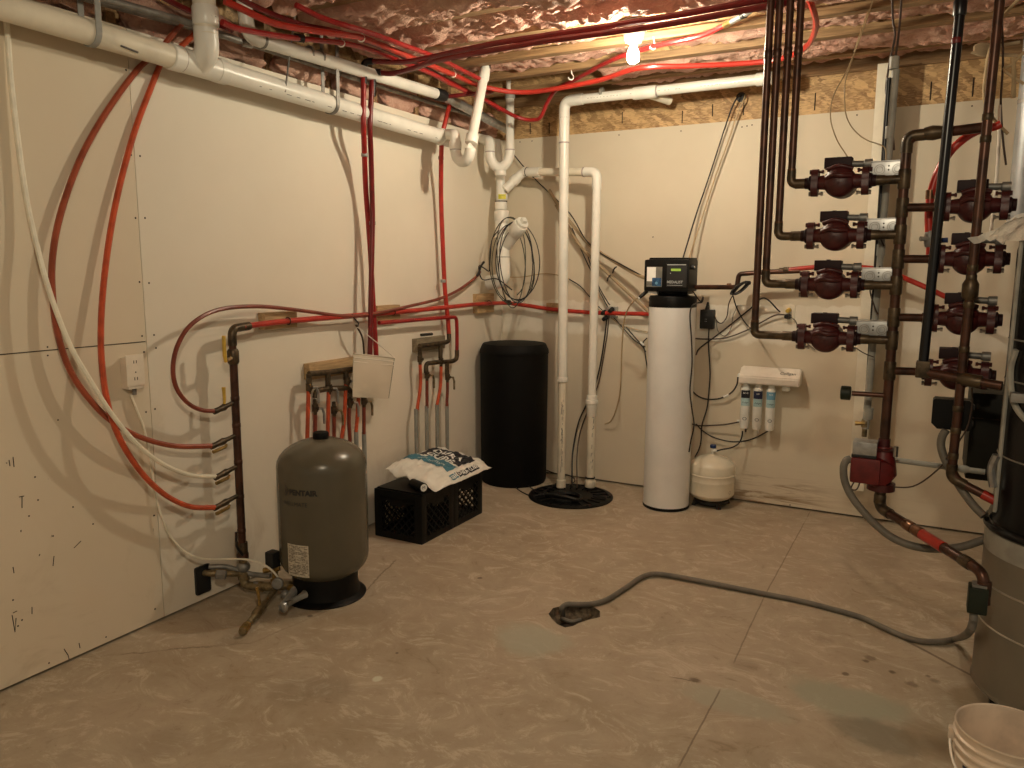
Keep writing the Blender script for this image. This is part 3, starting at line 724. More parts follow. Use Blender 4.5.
# clips
for x, y, z, lb in ((453, 74, 2.675, 'white tube clip on the bright red tube left of the corner standpipe'), (361, 38, 2.675, 'white tube clip near the top of the paired red risers'), (341, 43, 2.655, 'white tube clip right of the black cable tie'), (571, 77, 2.66, 'white J hook tube clip left of the bulb'), (653, 46, 2.665, 'white J hook tube clip just right of the bulb')):
    p = L(x, y, .33 if y == 43 or x > 440 else .41) if x < 500 else Z(x, y, z); mb = MB(); mb.tube([p+V((0, 0, .045))]+[p+V((.017*math.cos(a)*.7, .017*math.cos(a)*.7, .017*math.sin(a))) for a in [1.2, .6, 0, -.6, -1.2, -1.8, -2.4, -3.0]], .0035, 6)
    tag(mb.build('tube_clip', 'white_plastic', org=p), lb, 'clip', 'white clips holding the red tubes')
p = L(299, 38, .31); MBq = MB().tube([p+V((-.01, -.02, 0)), p+V((.01, .02, -.001))], .017, 10); tag(MBq.build('tube_tie', 'rubber', org=p), 'black tape band around the red tubes at the top left', 'tie')
# risers on the left wall
t = thing('heating_riser', 'nearer left of the two crossing red risers beside the hanging pouch', 'tube', L(371, 352, .07), 'red risers on the left wall')
MB().tube(spline([L(364, 64, .17), L(363.5, 90, .17), L(363.5, 126, .165), L(364.5, 155, .12), L(366, 192, .075), L(370, 245, .06), L(373, 300, .06), L(376, 352, .06), L(377, 380, .055)]), R3, 10).build('tube', 'pex_red', t)
MB().tube(fillet([L(364, 84, .17), L(364, 62, .17), L(373, 61, .2)], .03), .017, 10).build('elbow', 'steel_black', t)
for y in (155, ): collar(t, 'clamp', L(364.5, y, .12), (0, .05, 1), .018, .02, 'grey_pvc')
t = thing('heating_riser', 'farther right of the two crossing red risers beside the hanging pouch', 'tube', L(372, 300, .07), 'red risers on the left wall')
MB().tube(spline([L(372.5, 74, .17), L(371, 100, .17), L(370, 128, .165), L(371, 155, .135), L(372, 192, .11), L(372.5, 224, .10), L(371, 292, .099), L(370, 352, .099), L(369, 380, .095)]), R3, 10).build('tube', 'pex_dark_red', t)
MB().tube(fillet([L(372.5, 96, .17), L(373, 72, .17), L(381, 72, .21)], .03), .017, 10).build('elbow', 'steel_black', t)
collar(t, 'clamp', L(372.5, 223, .09), (0, 0, 1), .018, .02, 'grey_pvc')
t = thing('heating_riser', 'single red riser left of the corner standpipes, dropping to the smaller valve manifold', 'tube', L(449, 334, .07), 'red risers on the left wall')
MB().tube(spline([L(450, 104, .15), L(446, 120, .15), L(442, 140, .13), L(441, 192, .07), L(443, 250, .06), L(445, 290, .06), L(448, 320, .06), L(449, 336, .06)]), R3, 10).build('tube', 'pex_bright', t)
for y, x in ((158, 441), (281, 443)): collar(t, 'clamp', L(x, y, .1 if y < 200 else .06), (0, 0, 1), .018, .02, 'grey_pvc')
# hoses on the near left wall
hose('water_tube', [L(182, 23, .07), L(172, 35, .045), L(163, 46, .03), L(150, 58, .016), L(138, 69, .013), L(120, 92, .014), L(100, 122, .016), L(82, 155, .018), L(68, 190, .022), L(57, 228, .026), L(52, 265, .032), L(53, 300, .038), L(58, 335, .045), L(69, 368, .052), L(86, 395, .060), L(110, 420, .068), L(140, 437, .078), L(175, 446, .09), L(213, 446, .10)], .0115, 'pex_brown', 'rusty red tube making the widest bow on the left wall, ending at the second valve', 'tube', 'tubes bowed over the left wall')
hose('water_tube', [L(197, 32, .07), L(187, 41, .045), L(175, 52, .03), L(163, 60, .016), L(158, 70, .013), L(150, 90, .014), L(135, 130, .018), L(121, 180, .022), L(111, 228, .028), L(104, 280, .036), L(101, 325, .048), L(102, 365, .066), L(108, 405, .088), L(119, 437, .102), L(135, 464, .105), L(151, 483, .105), L(170, 498, .10), L(192, 507, .10), L(216, 507.5, .10)], .0115, 'pex_orange', 'orange tube hanging right of the widest bow, ending at the lowest valve', 'tube', 'tubes bowed over the left wall')
hose('water_tube', [L(6, 18, .016), L(8, 40, .016), L(11, 80, .018), L(18, 140, .022), L(26, 195, .03), L(35, 238, .045), L(49, 290, .078), L(69, 343, .105), L(90, 380, .125), L(111, 413, .135), L(135, 442, .135), L(161, 463, .12), L(190, 475, .105), L(217, 476.5, .10)], .0095, 'pex_cream', 'cream white tube sweeping down the left wall from the drain pipe to the third valve', 'tube', 'tubes bowed over the left wall')
hose('water_tube', [L(217, 411, .10), L(204, 410.5, .10), L(192, 406, .10), L(182, 397, .11), L(175, 384, .11), L(173, 366, .11), L(177, 347, .11), L(187, 329, .11), L(203, 316, .11), L(222, 309, .10), L(245, 306.5, .09), L(270, 307, .08), L(305, 311, .07), L(345, 316, .075), L(375, 313.5, .09), L(410, 306, .07), L(440, 298.5, .06), L(460, 289, .06), L(476, 277, .05), L(480, 272, .03)], .0095, 'pex_rust', 'thin dark red tube looping up from the top valve and along to the corner', 'tube', 'tubes bowed over the left wall')
# horizontal red main
t = thing('heating_main', 'horizontal red pipe along both walls, held off on wooden blocks', 'pipe', L(375, 314, .06))
zz = 1.272
cp = [L(243, 327, .10), L(262, 324, .075), L(300, 320, .065), L(375, 314, .065), L(440, 308, .065), L(480, 304, .065)]
c2 = [B(515, 304, .06), B(530, 306, .06), B(550, 309, .06), B(590, 312.5, .06), B(645, 314, .06), B(672, 315, .06)]
MB().tube(spline(cp+[V((.09, -.09, zz))]+c2), R3, 10).build('tube', 'pex_bright', t)
collar(t, 'coupling', V((.09, -.09, 1.276)), (1, 1, 0), .0185, .06, 'rubber')
for x, y, lb in ((288, 321, None), (393, 312, None), (489, 303, None)):
    p = L(x, y, .065); MB().tube([p+V((.018*math.cos(a), 0, .018*math.sin(a))) for a in [PI*2*i/12 for i in range(13)]], .003, 6).build('pipe_loop', 'copper', t)
for a, b, c_, d_, lb in ((263, 313, 296, 327, 'wooden block under the red main nearest the camera'), (376, 306, 399, 319, 'wooden block under the red main behind the crossing risers'), (477, 294, 493, 312, 'wooden block under the red main close to the corner')):
    q0, q1 = L(a, b, .035), L(c_, d_, .035); mb = MB(); mb.span((.0005, q0.y, q1.z), (.045, q1.y, q0.z), .003)
    tag(mb.build('wood_block', 'block_wood', org=(0.02, (q0.y+q1.y)/2, q1.z)), lb, 'block', 'wooden blocks behind the red main')
q0, q1 = B(547, 303, .03), B(559, 313, .03); mb = MB(); mb.span((q0.x, -.043, q1.z), (q1.x, -.0005, q0.z), .003)
tag(mb.build('wood_block', 'block_wood', org=(q0.x, -.02, q1.z)), 'wooden block under the red main on the far wall by the tall sump pipe', 'block', 'wooden blocks behind the red main')
# second short horizontal to the small manifold
hose('heating_tube', fillet([L(379, 323, .07), L(415, 320, .07), L(447, 317.5, .075), L(456.5, 317, .075), L(457, 330, .075), L(457, 352, .075)], .035), .0125, 'pex_red', 'short red tube below the main that turns down into the smaller manifold', 'tube', PG, n=2)

# ================================================================ COPPER MANIFOLD AT THE LEFT
mX = .10
mt, mbp = L(233.5, 333, mX), L(243, 590, mX); my = (mt.y+mbp.y)/2; mx0 = mX
def MV(py, x=238): z = L(x, py, mX).z; return V((mX, my, z))
t = thing('water_manifold', 'dark copper manifold standing on the left wall with four side valves', 'manifold', MV(590))
MB().tube([MV(575), MV(362)], .0180, 18).build('riser_pipe', 'copper', t)
MB().tube([MV(364), MV(338)], .0165, 16).build('upper_pipe', 'copper', t)
MB().tube(fillet([MV(345), MV(328), L(249, 326, .09)], .04), .0195, 16).build('elbow', 'copper_fitting', t)
vb = MV(356)
v = MB().tube([vb+V((0, 0, -.035)), vb+V((0, 0, -.025)), vb+V((0, 0, .025)), vb+V((0, 0, .035))], [.02, .026, .026, .02], 12).build('ball_valve', 'copper_fitting', t)
MB().tube([vb+V((0.01, -.02, -.005)), vb+V((.02, -.058, -.01))], .009, 8).build('stem', 'brass_old', v)
h = vb+V((.022, -.062, -.005))
MB().tube([h+V((0, 0, -.012)), h+V((.004, -.008, .02)), h+V((.004, -.008, .105))], [.007, .009, .008], 8).build('lever_handle', 'yellow_grip', v, label='yellow orange lever handle')
for py in (398, 425, 462, 497, 532): collar(t, 'joint_ring', MV(py), (0, 0, 1), .0195, .02, 'copper')
collar(t, 'cross_fitting', MV(551), (0, 0, 1), .0245, .07, 'copper_fitting'); collar(t, 'union', MV(558), (0, 0, 1), .027, .03, 'copper')
MB().tube(spline([MV(555)+V((.02, -.02, 0)), MV(548)+V((.02, -.05, .02)), MV(538)+V((.02, -.05, .04))]), .006, 6).build('bleed_lever', 'steel_black', t)
for i, (x, y, hz) in enumerate(((216, 411, 1), (213, 446, 0), (217, 477, 0), (216, 507.5, 0))):
    e = L(x, y, .10); a = MV(y-4 if hz else y-6); a.z = e.z+.025
    d = (a-e).normalized(); mid = e+(a-e)*.42
    v = MB().tube([e-d*.012, e, e+d*.02, mid, mid+d*.015, a], [.0125, .0135, .0125, .0165, .011, .0095], 12).build('valve', 'copper_fitting', t)
    if hz: MB().tube([mid+V((0, 0, .01)), mid+V((.004, 0, .032)), mid+V((.002, .0, .09))], [.006, .0065, .0085], 8).build('lever_handle', 'yellow_grip', v, label='yellow lever handle')
    else: MB().tube([mid+V((.014, .005, -.016)), mid+V((.022, -.01, -.022)), mid+V((.02, -.075, -.032))], [.006, .008, .0085], 8).build('lever_handle', 'brass', v, label='brass lever handle')
# brass cluster on the floor
def G(px, py, d): return L(px, py, d)
g0 = MV(575)
t = thing('pump_tee', 'cluster of brass fittings, gauge and drain valves at the foot of the left manifold', 'fitting', V((g0.x+.05, g0.y, 0)))
zl = .085
MB().tube([MV(560), V((g0.x, g0.y, .10))], .019, 16).build('down_pipe', 'brass_old', t)
MB().ball((g0.x, g0.y, .135), .032, 16, (1, 1, .9)).build('dielectric_nut', 'galvanized_dull', t)
wl = L(204, 578, 0)
MB().tube(fillet([V((-.012, wl.y, .135)), V((.03, wl.y+.01, .135)), V((g0.x, g0.y-.01, .105))], .03), .015, 12).build('supply_pipe', 'brass_old', t)
MB().tube(fillet([V((.01, wl.y+.02, .16)), V((.06, wl.y+.08, .15)), V((g0.x+.02, g0.y+.02, .095)), V((g0.x+.12, g0.y+.05, .095))], .03), .012, 12).build('cross_pipe', 'galvanized_dull', t)
MB().tube(fillet([V((g0.x, g0.y, .11)), V((g0.x, g0.y, .045)), V((g0.x+.10, g0.y+.02, .045))], .04), .021, 14).build('elbow', 'brass_old', t)
f0 = D(262, 596, 3.52); f0.z = max(f0.z, .04)
body = MB()
body.tube([V((g0.x+.06, g0.y+.02, .05)), V((g0.x+.12, g0.y+.03, .05)), V((g0.x+.23, g0.y+.10, .055))], .021, 14)
body.build('tee_body', 'brass_old', t)
cb = V((g0.x+.15, g0.y+.05, .055))
MB().tube([cb+V((0, 0, -.02)), cb+V((0, 0, .03)), cb+V((0, 0, .035)), cb+V((0, 0, .085))], [.022, .022, .014, .014], 12).build('riser_nipple', 'brass', t)
MB().box(cb+V((-.005, -.005, .13)), (.05, .05, .075), None, .008).build('pressure_switch', 'sleeve_black', t, label='black pressure switch box')
MB().tube([cb+V((-.05, -.02, .07)), cb+V((.02, .01, .085))], .013, 10).build('nipple', 'brass', t)
gq = cb+V((.045, -.03, .03)); gd = V((.5, -.85, .1)).normalized()
gg = MB().tube([gq-gd*.012, gq-gd*.01, gq+gd*.01, gq+gd*.012], [.022, .026, .026, .023], 20).build('pressure_gauge', 'galvanized_dull', t)
MB().tube([gq+gd*.0115, gq+gd*.0128], .021, 20).build('gauge_face', 'galvanized_dull', gg)
d0 = cb+V((.02, -.02, -.005)); d1 = V((.30, -2.93, .03)); d1 = F(242, 632, .025)
dv = MB().tube([d0, d0+(d1-d0)*.35, d0+(d1-d0)*.4, d0+(d1-d0)*.62, d0+(d1-d0)*.66, d1], [.013, .013, .02, .02, .0125, .0155], 12).build('drain_valve', 'brass_old', t)
MB().tube([d0+(d1-d0)*.5+V((0, 0, .02)), d0+(d1-d0)*.5+V((0, 0, .045)), d0+(d1-d0)*.5+V((-.01, .0, .10))], [.007, .006, .008], 8).build('drain_lever', 'brass', dv)
k0 = cb+V((.07, .02, -.005))
MB().ball(k0+V((.0, -.03, -.02)), .022, 12).build('cap', 'galvanized_dull', t)
MB().tube([k0, k0+V((.03, .0, .0)), k0+V((.05, .05, .005))], .02, 12).build('union_nut', 'brass', t)
n0, n1 = F(283, 607, .06), F(305, 594, .07)
MB().tube([k0+V((.03, .01, 0)), n0, n1], [.02, .02, .019], 14).build('grey_nipple', 'grey_pvc', t, label='grey plastic pipe stub')
collar(t, 'lock_ring', n0, n1-n0, .023, .014, 'galvanized')
for qa, qb in ((V((.055, wl.y+.02, .132)), V((.09, wl.y+.05, .125))), (V((g0.x+.05, g0.y+.015, .047)), V((g0.x+.08, g0.y+.02, .048)))):
    MB().tube([qa, qa+(qb-qa)*.1, qa+(qb-qa)*.9, qb], [.019, .024, .024, .019], 6).build('hex_nut', 'galvanized_dull', t)
MB().tube([V((g0.x, g0.y, .075)), V((g0.x, g0.y, .108))], .026, 8).build('hex_nut', 'brass_old', t)
MB().tube([d0+(d1-d0)*.86, d0+(d1-d0)*.97], .0195, 8).build('hose_thread', 'brass', dv)
hp = V((0.0, L(203, 583, 0).y, .13))
tag(MB().span((0.0003, hp.y-.045, .045), (.003, hp.y+.035, .175), .012).build('wall_cutout', 'sleeve_black', org=hp), 'dark cut out hole in the left drywall behind the brass fittings', 'hole')
hose('power_cable', [L(131, 395, .02), L(137, 410, .025), L(145, 432, .02), L(151, 465, .02), L(156, 497, .02), L(163, 520, .03), L(172, 538, .04), L(187, 553, .06), L(206, 559, .08), L(230, 559, .12), L(250, 560, .18), L(266, 566, .24), L(277, 576, .28), L(280, 586, .28)], .0048, 'pex_cream', 'cream cable hanging from the wall outlet box down to the brass pump fittings', 'cable')
# outlet box
a, b = L(125, 354, .048), L(145.5, 390, .048)
t = thing('outlet_box', 'white surface mounted outlet box on the left wall beside the orange tube', 'outlet', V((0, (a.y+b.y)/2, b.z)))
ya, yb2, z0, z1 = a.y, b.y, L(135, 386, .048).z, L(135, 354.5, .048).z
MB().span((0.0005, ya+.008, z0-.012), (.045, yb2-.006, z1-.012), .003).build('back_box', 'white_box', t)
MB().span((.045, ya, z0), (.050, yb2, z1), .002).build('cover_plate', 'white_box', t)
for zc_, k in ((.034, 0), (-.034, 0)):
    for s in (-.006, .006): MB().span((.0495, (ya+yb2)/2+s-.0015, (z0+z1)/2+zc_-.006), (.0506, (ya+yb2)/2+s+.0015, (z0+z1)/2+zc_+.006)).build('slot', 'grime', t)
MB().cyl(V((.0495, (ya+yb2)/2, (z0+z1)/2-.008)), V((.0507, (ya+yb2)/2, (z0+z1)/2-.008)), .003, 8).build('screw', 'grime', t)
MB().cyl(V((.02, ya+.05, z0-.04)), V((.02, ya+.05, z0-.01)), .009, 10).build('cable_clamp', 'galvanized_dull', t)

# ================================================================ VALVE MANIFOLDS ON THE LEFT WALL
def heat_manifold(label, blk, rails, tubes, mats):
    (ax0, ay0), (ax1, ay1) = blk
    p, q = L(ax0, ay0, .04), L(ax1, ay1, .04)
    t = thing('heating_manifold', label, 'manifold', V((0.02, (p.y+q.y)/2, L(ax0, ay0+90, .05).z)))
    MB().span((0.0005, p.y, p.z-.085), (.042, q.y, p.z), .004).build('wood_block', mats, t)
    for r in rails: MB().tube(fillet([L(x, y, d) for x, y, d in r], .03), .0145, 12).build('rail', 'copper_fitting', t)
    for (pts, sleeve, valve, lev) in tubes:
        P = [L(x, y, .078) for x, y in pts]
        tb = MB().tube(spline(P, 5), .0105, 8).build('tube', 'pex_orange' if len(pts) % 2 else 'pex_rust', t)
        if sleeve:
            s0, s1 = L(sleeve[0], sleeve[1], .075), L(sleeve[2], sleeve[3], .075); s1.z = max(s1.z, .002)
            MB().tube([s0, V((s0.x, s0.y, 0.002))], .0125, 10).build('sleeve', 'grey_sleeve', t)
        if valve:
            c = L(valve[0], valve[1], .08)
            vv = MB().tube([c+V((0, 0, -.035)), c+V((0, 0, -.022)), c+V((0, 0, -.018)), c+V((0, 0, .018)), c+V((0, 0, .022)), c+V((0, 0, .045))], [.0095, .011, .0165, .0165, .011, .0095], 10).ball(c+V((.018, 0, 0)), .011, 8).build('valve', 'copper_fitting', t)
            if lev: MB().tube([c+V((.02, 0, 0)), c+V((.03, .022, -.004)), c+V((.03, .034, -.03)), c+V((.03, .034, -.085))], [.006, .007, .0075, .0065], 8).build('lever_handle', 'brass_old' if lev == 1 else 'galvanized', vv)
    return t
heat_manifold('larger valve manifold with a light wooden block, right above the grey pressure tank', ((309, 364), (358, 358)),
    [[(309, 374, .075), (330, 372, .075), (360, 368, .075)], [(315, 398, .08), (316, 391, .08), (328, 388.5, .08), (349, 388, .08), (352, 396, .08)], [(309, 374, .075), (309, 384, .075)], [(328, 372, .075), (328, 386, .075)], [(346, 370, .075), (346, 380, .075)]],
    [([(308.5, 390), (308, 410), (307, 450)], (307, 452, 307, 470), (309, 387), 2), ([(315, 412), (315, 430), (314, 450), (314, 456)], (314, 452, 314, 470), (315, 408), 2),
     ([(328.5, 392), (328, 420), (327, 455)], (327, 452, 327, 470), (329, 388), 2), ([(334, 415), (334, 430), (334, 450), (334, 455)], (334, 452, 334, 470), (334, 410), 1),
     ([(346, 384), (344, 420), (340, 450)], (340, 450, 340, 470), (347, 381), 2), ([(349, 408), (349, 425), (350, 440), (350, 450)], (350, 440, 350, 470), (350, 402), 2),
     ([(358.5, 398), (357, 420), (356, 432)], (356, 430, 356, 470), None, 0), ([(364, 404), (364, 420), (364, 430), (364, 434)], (364, 432, 364, 470), (364, 401), 1)], 'block_wood')
heat_manifold('smaller valve manifold with a grey wooden block, left of the black brine tank', ((417, 339), (445, 336)),
    [[(419.5, 346, .075), (432, 344.5, .075), (444, 343, .075), (449, 341, .07), (449, 334, .065)], [(426, 373, .08), (426, 363.5, .08), (440, 362, .08), (452, 361.5, .08), (457, 359, .075), (457, 350, .075)], [(419.5, 346, .075), (420, 356, .075)], [(440.5, 344, .075), (440.5, 358, .075)], [(447, 362, .08), (447, 374, .08)]],
    [([(420, 362), (420.5, 385), (417, 410)], (416, 409, 416, 455), (420, 359), 0), ([(427, 379), (427, 390), (427, 400), (427, 408)], (426.5, 406, 426.5, 455), (427, 375), 1),
     ([(441, 366), (440.5, 385), (437, 405)], (437, 404, 437, 455), (441, 361), 0), ([(447.5, 381), (447.5, 390), (447, 400), (447, 406)], (447, 404, 447, 455), (447.5, 377), 1)], 'block_grey')
MBq = MB().tube([L(421, 335, .05), L(432, 334, .05)], .009, 8); tag(MBq.build('air_vent', 'sleeve_black', org=L(426, 336, .05)), 'small black cap resting on the grey wooden manifold block', 'cap')
# ---------------- hanging pouch
pc = [L(353, 353, .12), L(394, 357.5, .12), L(388, 399, .12), L(352.5, 397, .12)]
t = thing('document_pouch', 'white plastic pouch with a zip top hanging by a string from the red main', 'pouch', (pc[0]+pc[1])/2)
def quad(u, v): return (pc[0]*(1-u)+pc[1]*u)*(1-v) + (pc[3]*(1-u)+pc[2]*u)*v
mb = MB(); nU, nV = 14, 14
front = [[quad(i/nU, j/nV)+V((.012*math.sin(PI*min(1, max(0, i/nU)))*math.sin(PI*j/nV)**.7+.002, 0, 0)) for i in range(nU+1)] for j in range(nV+1)]
back = [[quad(i/nU, j/nV)-V((.004*math.sin(PI*i/nU)*math.sin(PI*j/nV)+.0005, 0, 0)) for i in range(nU+1)] for j in range(nV+1)]
mb.grid(front); mb.grid(back)
rim = lambda g: g[0][:] + [r[-1] for r in g[1:]] + list(reversed(g[-1][:-1])) + [r[0] for r in reversed(g[1:-1])]
mb.grid([rim(front), rim(back)], True); mb.build('bag', 'pouch_plastic', t)
for v in (.005, .10, .19): MB().tube([quad(0, v)+V((.005, 0, 0)), quad(.5, v)+V((.008, 0, 0)), quad(1, v)+V((.005, 0, 0))], .0022, 6).build('zip_ridge', 'white_plastic', t)
for a_, b_ in ((.0, .0), ): pass
MB().tube([quad(1, .02)+V((.004, 0, 0)), quad(1, .98)+V((.004, 0, 0))], .0014, 5).build('side_seam', 'wire_grey', t)
hk = L(357.5, 327, .10)
MB().tube([quad(0, 0)+V((.003, 0, 0)), L(352, 334, .11), hk], .0012, 5).build('string', 'white_plastic', t); MB().tube([quad(1, 0)+V((.003, 0, 0)), L(375, 341, .12), hk], .0026, 6).build('string', 'white_plastic', t)
MB().tube([hk, hk+V((0, .01, .02)), L(354, 318, .085), L(352, 314, .08)], .004, 6).build('tie', 'sleeve_black', t)
hose('pipe_clamp_lead', [L(356, 325, .09), L(361, 334, .09), L(363, 341, .085), L(364, 352, .06), L(364.5, 360, .05)], .0052, 'copper_fitting', 'short dull copper tube hanging behind the pouch string', 'tube')

# ================================================================ PRESSURE TANK
pt = V((.428, -2.468, 0)); Rt = .2035
t = thing('pressure_tank', 'grey taupe water pressure tank on a black stand beside the left wall', 'tank', pt)
prof = []
zb0, zt0, hb = .075, .752, .125
for i in range(9): a = PI/2*i/8; prof.append((Rt*max(.0001, math.sin(a)), zb0+hb*(1-math.cos(a))) if i else (0.0, zb0))
for i in range(9): a = PI/2*i/8; prof.append((Rt*math.cos(a) if i < 8 else 0.0, zt0-hb+hb*math.sin(a)))
MB().lathe(prof, pt, seg=64).build('vessel', 'tank_taupe', t)
MB().lathe([(.186, .0), (.188, .006), (.178, .012), (.160, .02), (.150, .07), (.152, .14), (.147, .14), (.145, .02)], pt, seg=56).build('stand', 'black_plastic', t)
MB().lathe([(.034, zt0-.012), (.036, zt0-.008), (.036, zt0+.022), (.032, zt0+.027), (0, zt0+.027)], pt, seg=24).build('valve_cap', 'black_matte', t)
at = math.atan2(CC.y-pt.y, CC.x-pt.x)
def tw(a_off, z, r=Rt+.0006):
    return lambda x, y: V((pt.x+r*math.cos(at+a_off+x/r), pt.y+r*math.sin(at+a_off+x/r), z+y))
lettering(t, 'PENTAIR', .034, tw(-.45, .545), 'ink', bold=.0016)
w = tw(-.86, .550); MB().m(0).grid([[w(-.012, .022), w(-.004, .022)], [w(.008, 0), w(.016, 0)], [w(-.012, -.024), w(-.004, -.024)]]).build('logo', 'ink', t)
MB().grid([[w(-.016, .010), w(-.010, .010)], [w(-.008, -.004), w(.0, -.004)], [w(-.016, -.014), w(-.010, -.014)]]).build('logo', 'ink', t)
lettering(t, 'WELLMATE', .026, tw(-.66, .492), 'ink', shear=.1)
lb = patch(MB(), tw(-.60, .235, Rt+.001), -.060, .052, -.075, .072, 10, 2).build('spec_label', 'label_paper', t, label='crumpled cream printed label')
mb = MB(); w = tw(-.60, .235, Rt+.0016)
for r_ in range(20):
    x = -.054
    while x < .044:
        ln = .006+random.random()*.022
        if random.random() < .8: patch(mb, w, x, min(x+ln, .047), .062-r_*.0066, .0645-r_*.0066, 2, 1)
        x += ln+.004
mb.build('print_lines', 'wire_brown', lb)

# ================================================================ CRATES AND SALT BAG
def crate(x0, y0, label):
    s, hgt = .325, .28; t = thing('milk_crate', label, 'crate', V((x0+s/2, y0+s/2, 0)), 'black milk crates against the left wall')
    def wall(o, u, n):    # o corner, u along, n outward
        o, u, n = V(o), V(u), V(n); th = .006
        mb = MB(); P = lambda a, z, k: o+u*a+V((0, 0, z))-n*k
        def bar(a0, a1, z0, z1, k0=.0, k1=th):
            mb.grid([[P(a0, z0, k0), P(a1, z0, k0), P(a1, z1, k0), P(a0, z1, k0)], [P(a0, z0, k1), P(a1, z0, k1), P(a1, z1, k1), P(a0, z1, k1)]], True, True, True)
        bar(0, s, .235, hgt, 0, .014); bar(0, s, 0, .035, 0, .010); bar(0, .05, .03, .24); bar(s-.05, s, .03, .24)
        bar(.105, s-.105, .195, .24); bar(.05, .105, .22, .24); bar(s-.105, s-.05, .22, .24)
        # diagonal lattice
        lo, hi, zl, zh_ = .05, s-.05, .035, .235; PT = .047
        for k in range(-5, 9):
            for sg in (1, -1):
                pts = []
                a = lo+k*PT
                for st in range(2):
                    pass
                x0_, z0_ = a, zl; x1_, z1_ = a+sg*(zh_-zl), zh_
                # clip to panel
                def cl(x0, z0, x1, z1):
                    t0, t1 = 0.0, 1.0
                    dx_ = x1-x0
                    for lim, s_ in ((lo, 1), (hi, -1)):
                        f0, f1 = s_*(x0-lim), s_*(x1-lim)
                        if f0 < 0 and f1 < 0: return None
                        if f0 < 0: t0 = max(t0, f0/(f0-f1))
                        elif f1 < 0: t1 = min(t1, f0/(f0-f1))
                    if t1-t0 < .04: return None
                    return (x0+dx_*t0, z0+(z1-z0)*t0, x0+dx_*t1, z0+(z1-z0)*t1)
                r = cl(x0_, z0_, x1_, z1_)
                if r: mb.tube([P(r[0], r[1], .003), P(r[2], r[3], .003)], .0040, 4)
        return mb.build('side_panel', 'crate_black', t)
    wall((x0, y0, 0), (1, 0, 0), (0, -1, 0)); wall((x0+s, y0, 0), (0, 1, 0), (1, 0, 0)); wall((x0+s, y0+s, 0), (-1, 0, 0), (0, 1, 0)); wall((x0, y0+s, 0), (0, -1, 0), (-1, 0, 0))
    mb = MB(); mb.span((x0+.006, y0+.006, .006), (x0+s-.006, y0+s-.006, .012)); mb.build('bottom', 'crate_black', t)
    for cx_, cy_ in ((x0+.02, y0+.02), (x0+s-.02, y0+.02), (x0+s-.02, y0+s-.02), (x0+.02, y0+s-.02)):
        MB().span((cx_-.022, cy_-.022, .002), (cx_+.022, cy_+.022, hgt-.002), .008).build('corner_post', 'crate_black', t)
    return t
cx0 = .125
crate(cx0, -1.712, 'nearer black milk crate, under the front end of the salt bag')
crate(cx0, -1.382, 'farther black milk crate, next to the black brine tank')
lt = MB().span((cx0+.01, -1.70, .2802), (cx0+.315, -1.41, .288), .003); tag(lt.build('crate_cover', 'crate_black', org=(cx0+.16, -1.55, .28)), 'flat black lid on the nearer milk crate', 'lid')
sf = F(425, 491, .33); sf = V((.435, -1.668, .315))
t = thing('tape_roll', 'small black roll with a white printed end on the nearer crate', 'roll', V((sf.x, sf.y, .2885)))
MB().tube([sf+V((-.11, .05, 0)), sf+V((0, 0, 0))], .026, 18).build('roll', 'black_plastic', t)
dsp = V((.91, -.41, 0)); MB().tube([sf+dsp*.0005, sf+dsp*.002], .021, 18).build('end_label', 'label_white', t)
w = plane_fn(sf+dsp*.0026, V((.41, .91, 0)), (0, 0, 1)); lettering(t, 'M', .026, w, 'ink')
# salt bag
bo = V((.318, -1.325, .345)); ux = V((.05, 1, .02)).normalized(); uy = V((-1, .05, .16)).normalized(); un = ux.cross(uy).normalized()
LX, LY, TH = .57, .43, .040
def bagp(u, v, side):
    e = (1-abs(u)**4)*(1-abs(v)**3.2); th = TH*max(0, e)**.55
    sx = u*LX/2*(1-.06*(1-abs(v))*0); sy = v*LY/2*(1-.10*abs(u)**3)
    wr = .012*noise.fractal(V((u*3.1, v*4.2, 2.0)), .8, 2, 4)*(1-abs(u)**6) + .010*noise.noise(V((u*2, v*11, 5)))*abs(u)**3
    sag = -.045*max(0, abs(u)-.6)**1.3 - (.03*u if u < 0 else .0)*0
    end = .018*math.sin(v*9)*max(0, abs(u)-.8)*4
    return bo + ux*sx + uy*sy + un*((th*(1.0 if side > 0 else -.75)) + (wr if side > 0 else wr*.3) + sag + end)
NU, NW = 90, 64
t = thing('salt_bag', 'white bag of water softener salt printed in black and teal, lying on the milk crates', 'bag', bo-V((0, 0, .06)))
mb = MB()
us = [-1+2*i/NU for i in range(NU+1)]; vs_ = [-1+2*j/NW for j in range(NW+1)]
mb.grid([[bagp(u, v, 1) for v in vs_] for u in us]); mb.grid([[bagp(u, v, -1) for v in vs_] for u in us])
for p in mb.bm.verts:
    if p.co.z < .2895 and p.co.x < cx0+.34: p.co.z = .2895+.0005
mb.build('bag', 'bag_white', t, smooth=80)
def bf(cu_, cv_, su, sv, off):
    def f(x, y):
        u, v = cu_+x*su, cv_+y*sv
        u = max(-.99, min(.99, u)); v = max(-.99, min(.99, v)); return bagp(u, v, 1)+un*off
    return f
ident = bf(0, 0, 1, 1, .0022)
def region(name, mat, f, nu=80, nv=60, off=.0025):   # f(s,t)->(u,v)
    g = MB(); g.grid([[bagp(*f(i/nu, j/nv), 1)+un*off for j in range(nv+1)] for i in range(nu+1)]); return g.build(name, mat, t, smooth=80)
arc = lambda v, k: k*(1-(v/.95)**2)
region('teal_panel', 'label_teal', lambda s, q: (-.46+.34*s+arc(-.60+1.5*q, .12), -.60+1.5*q))
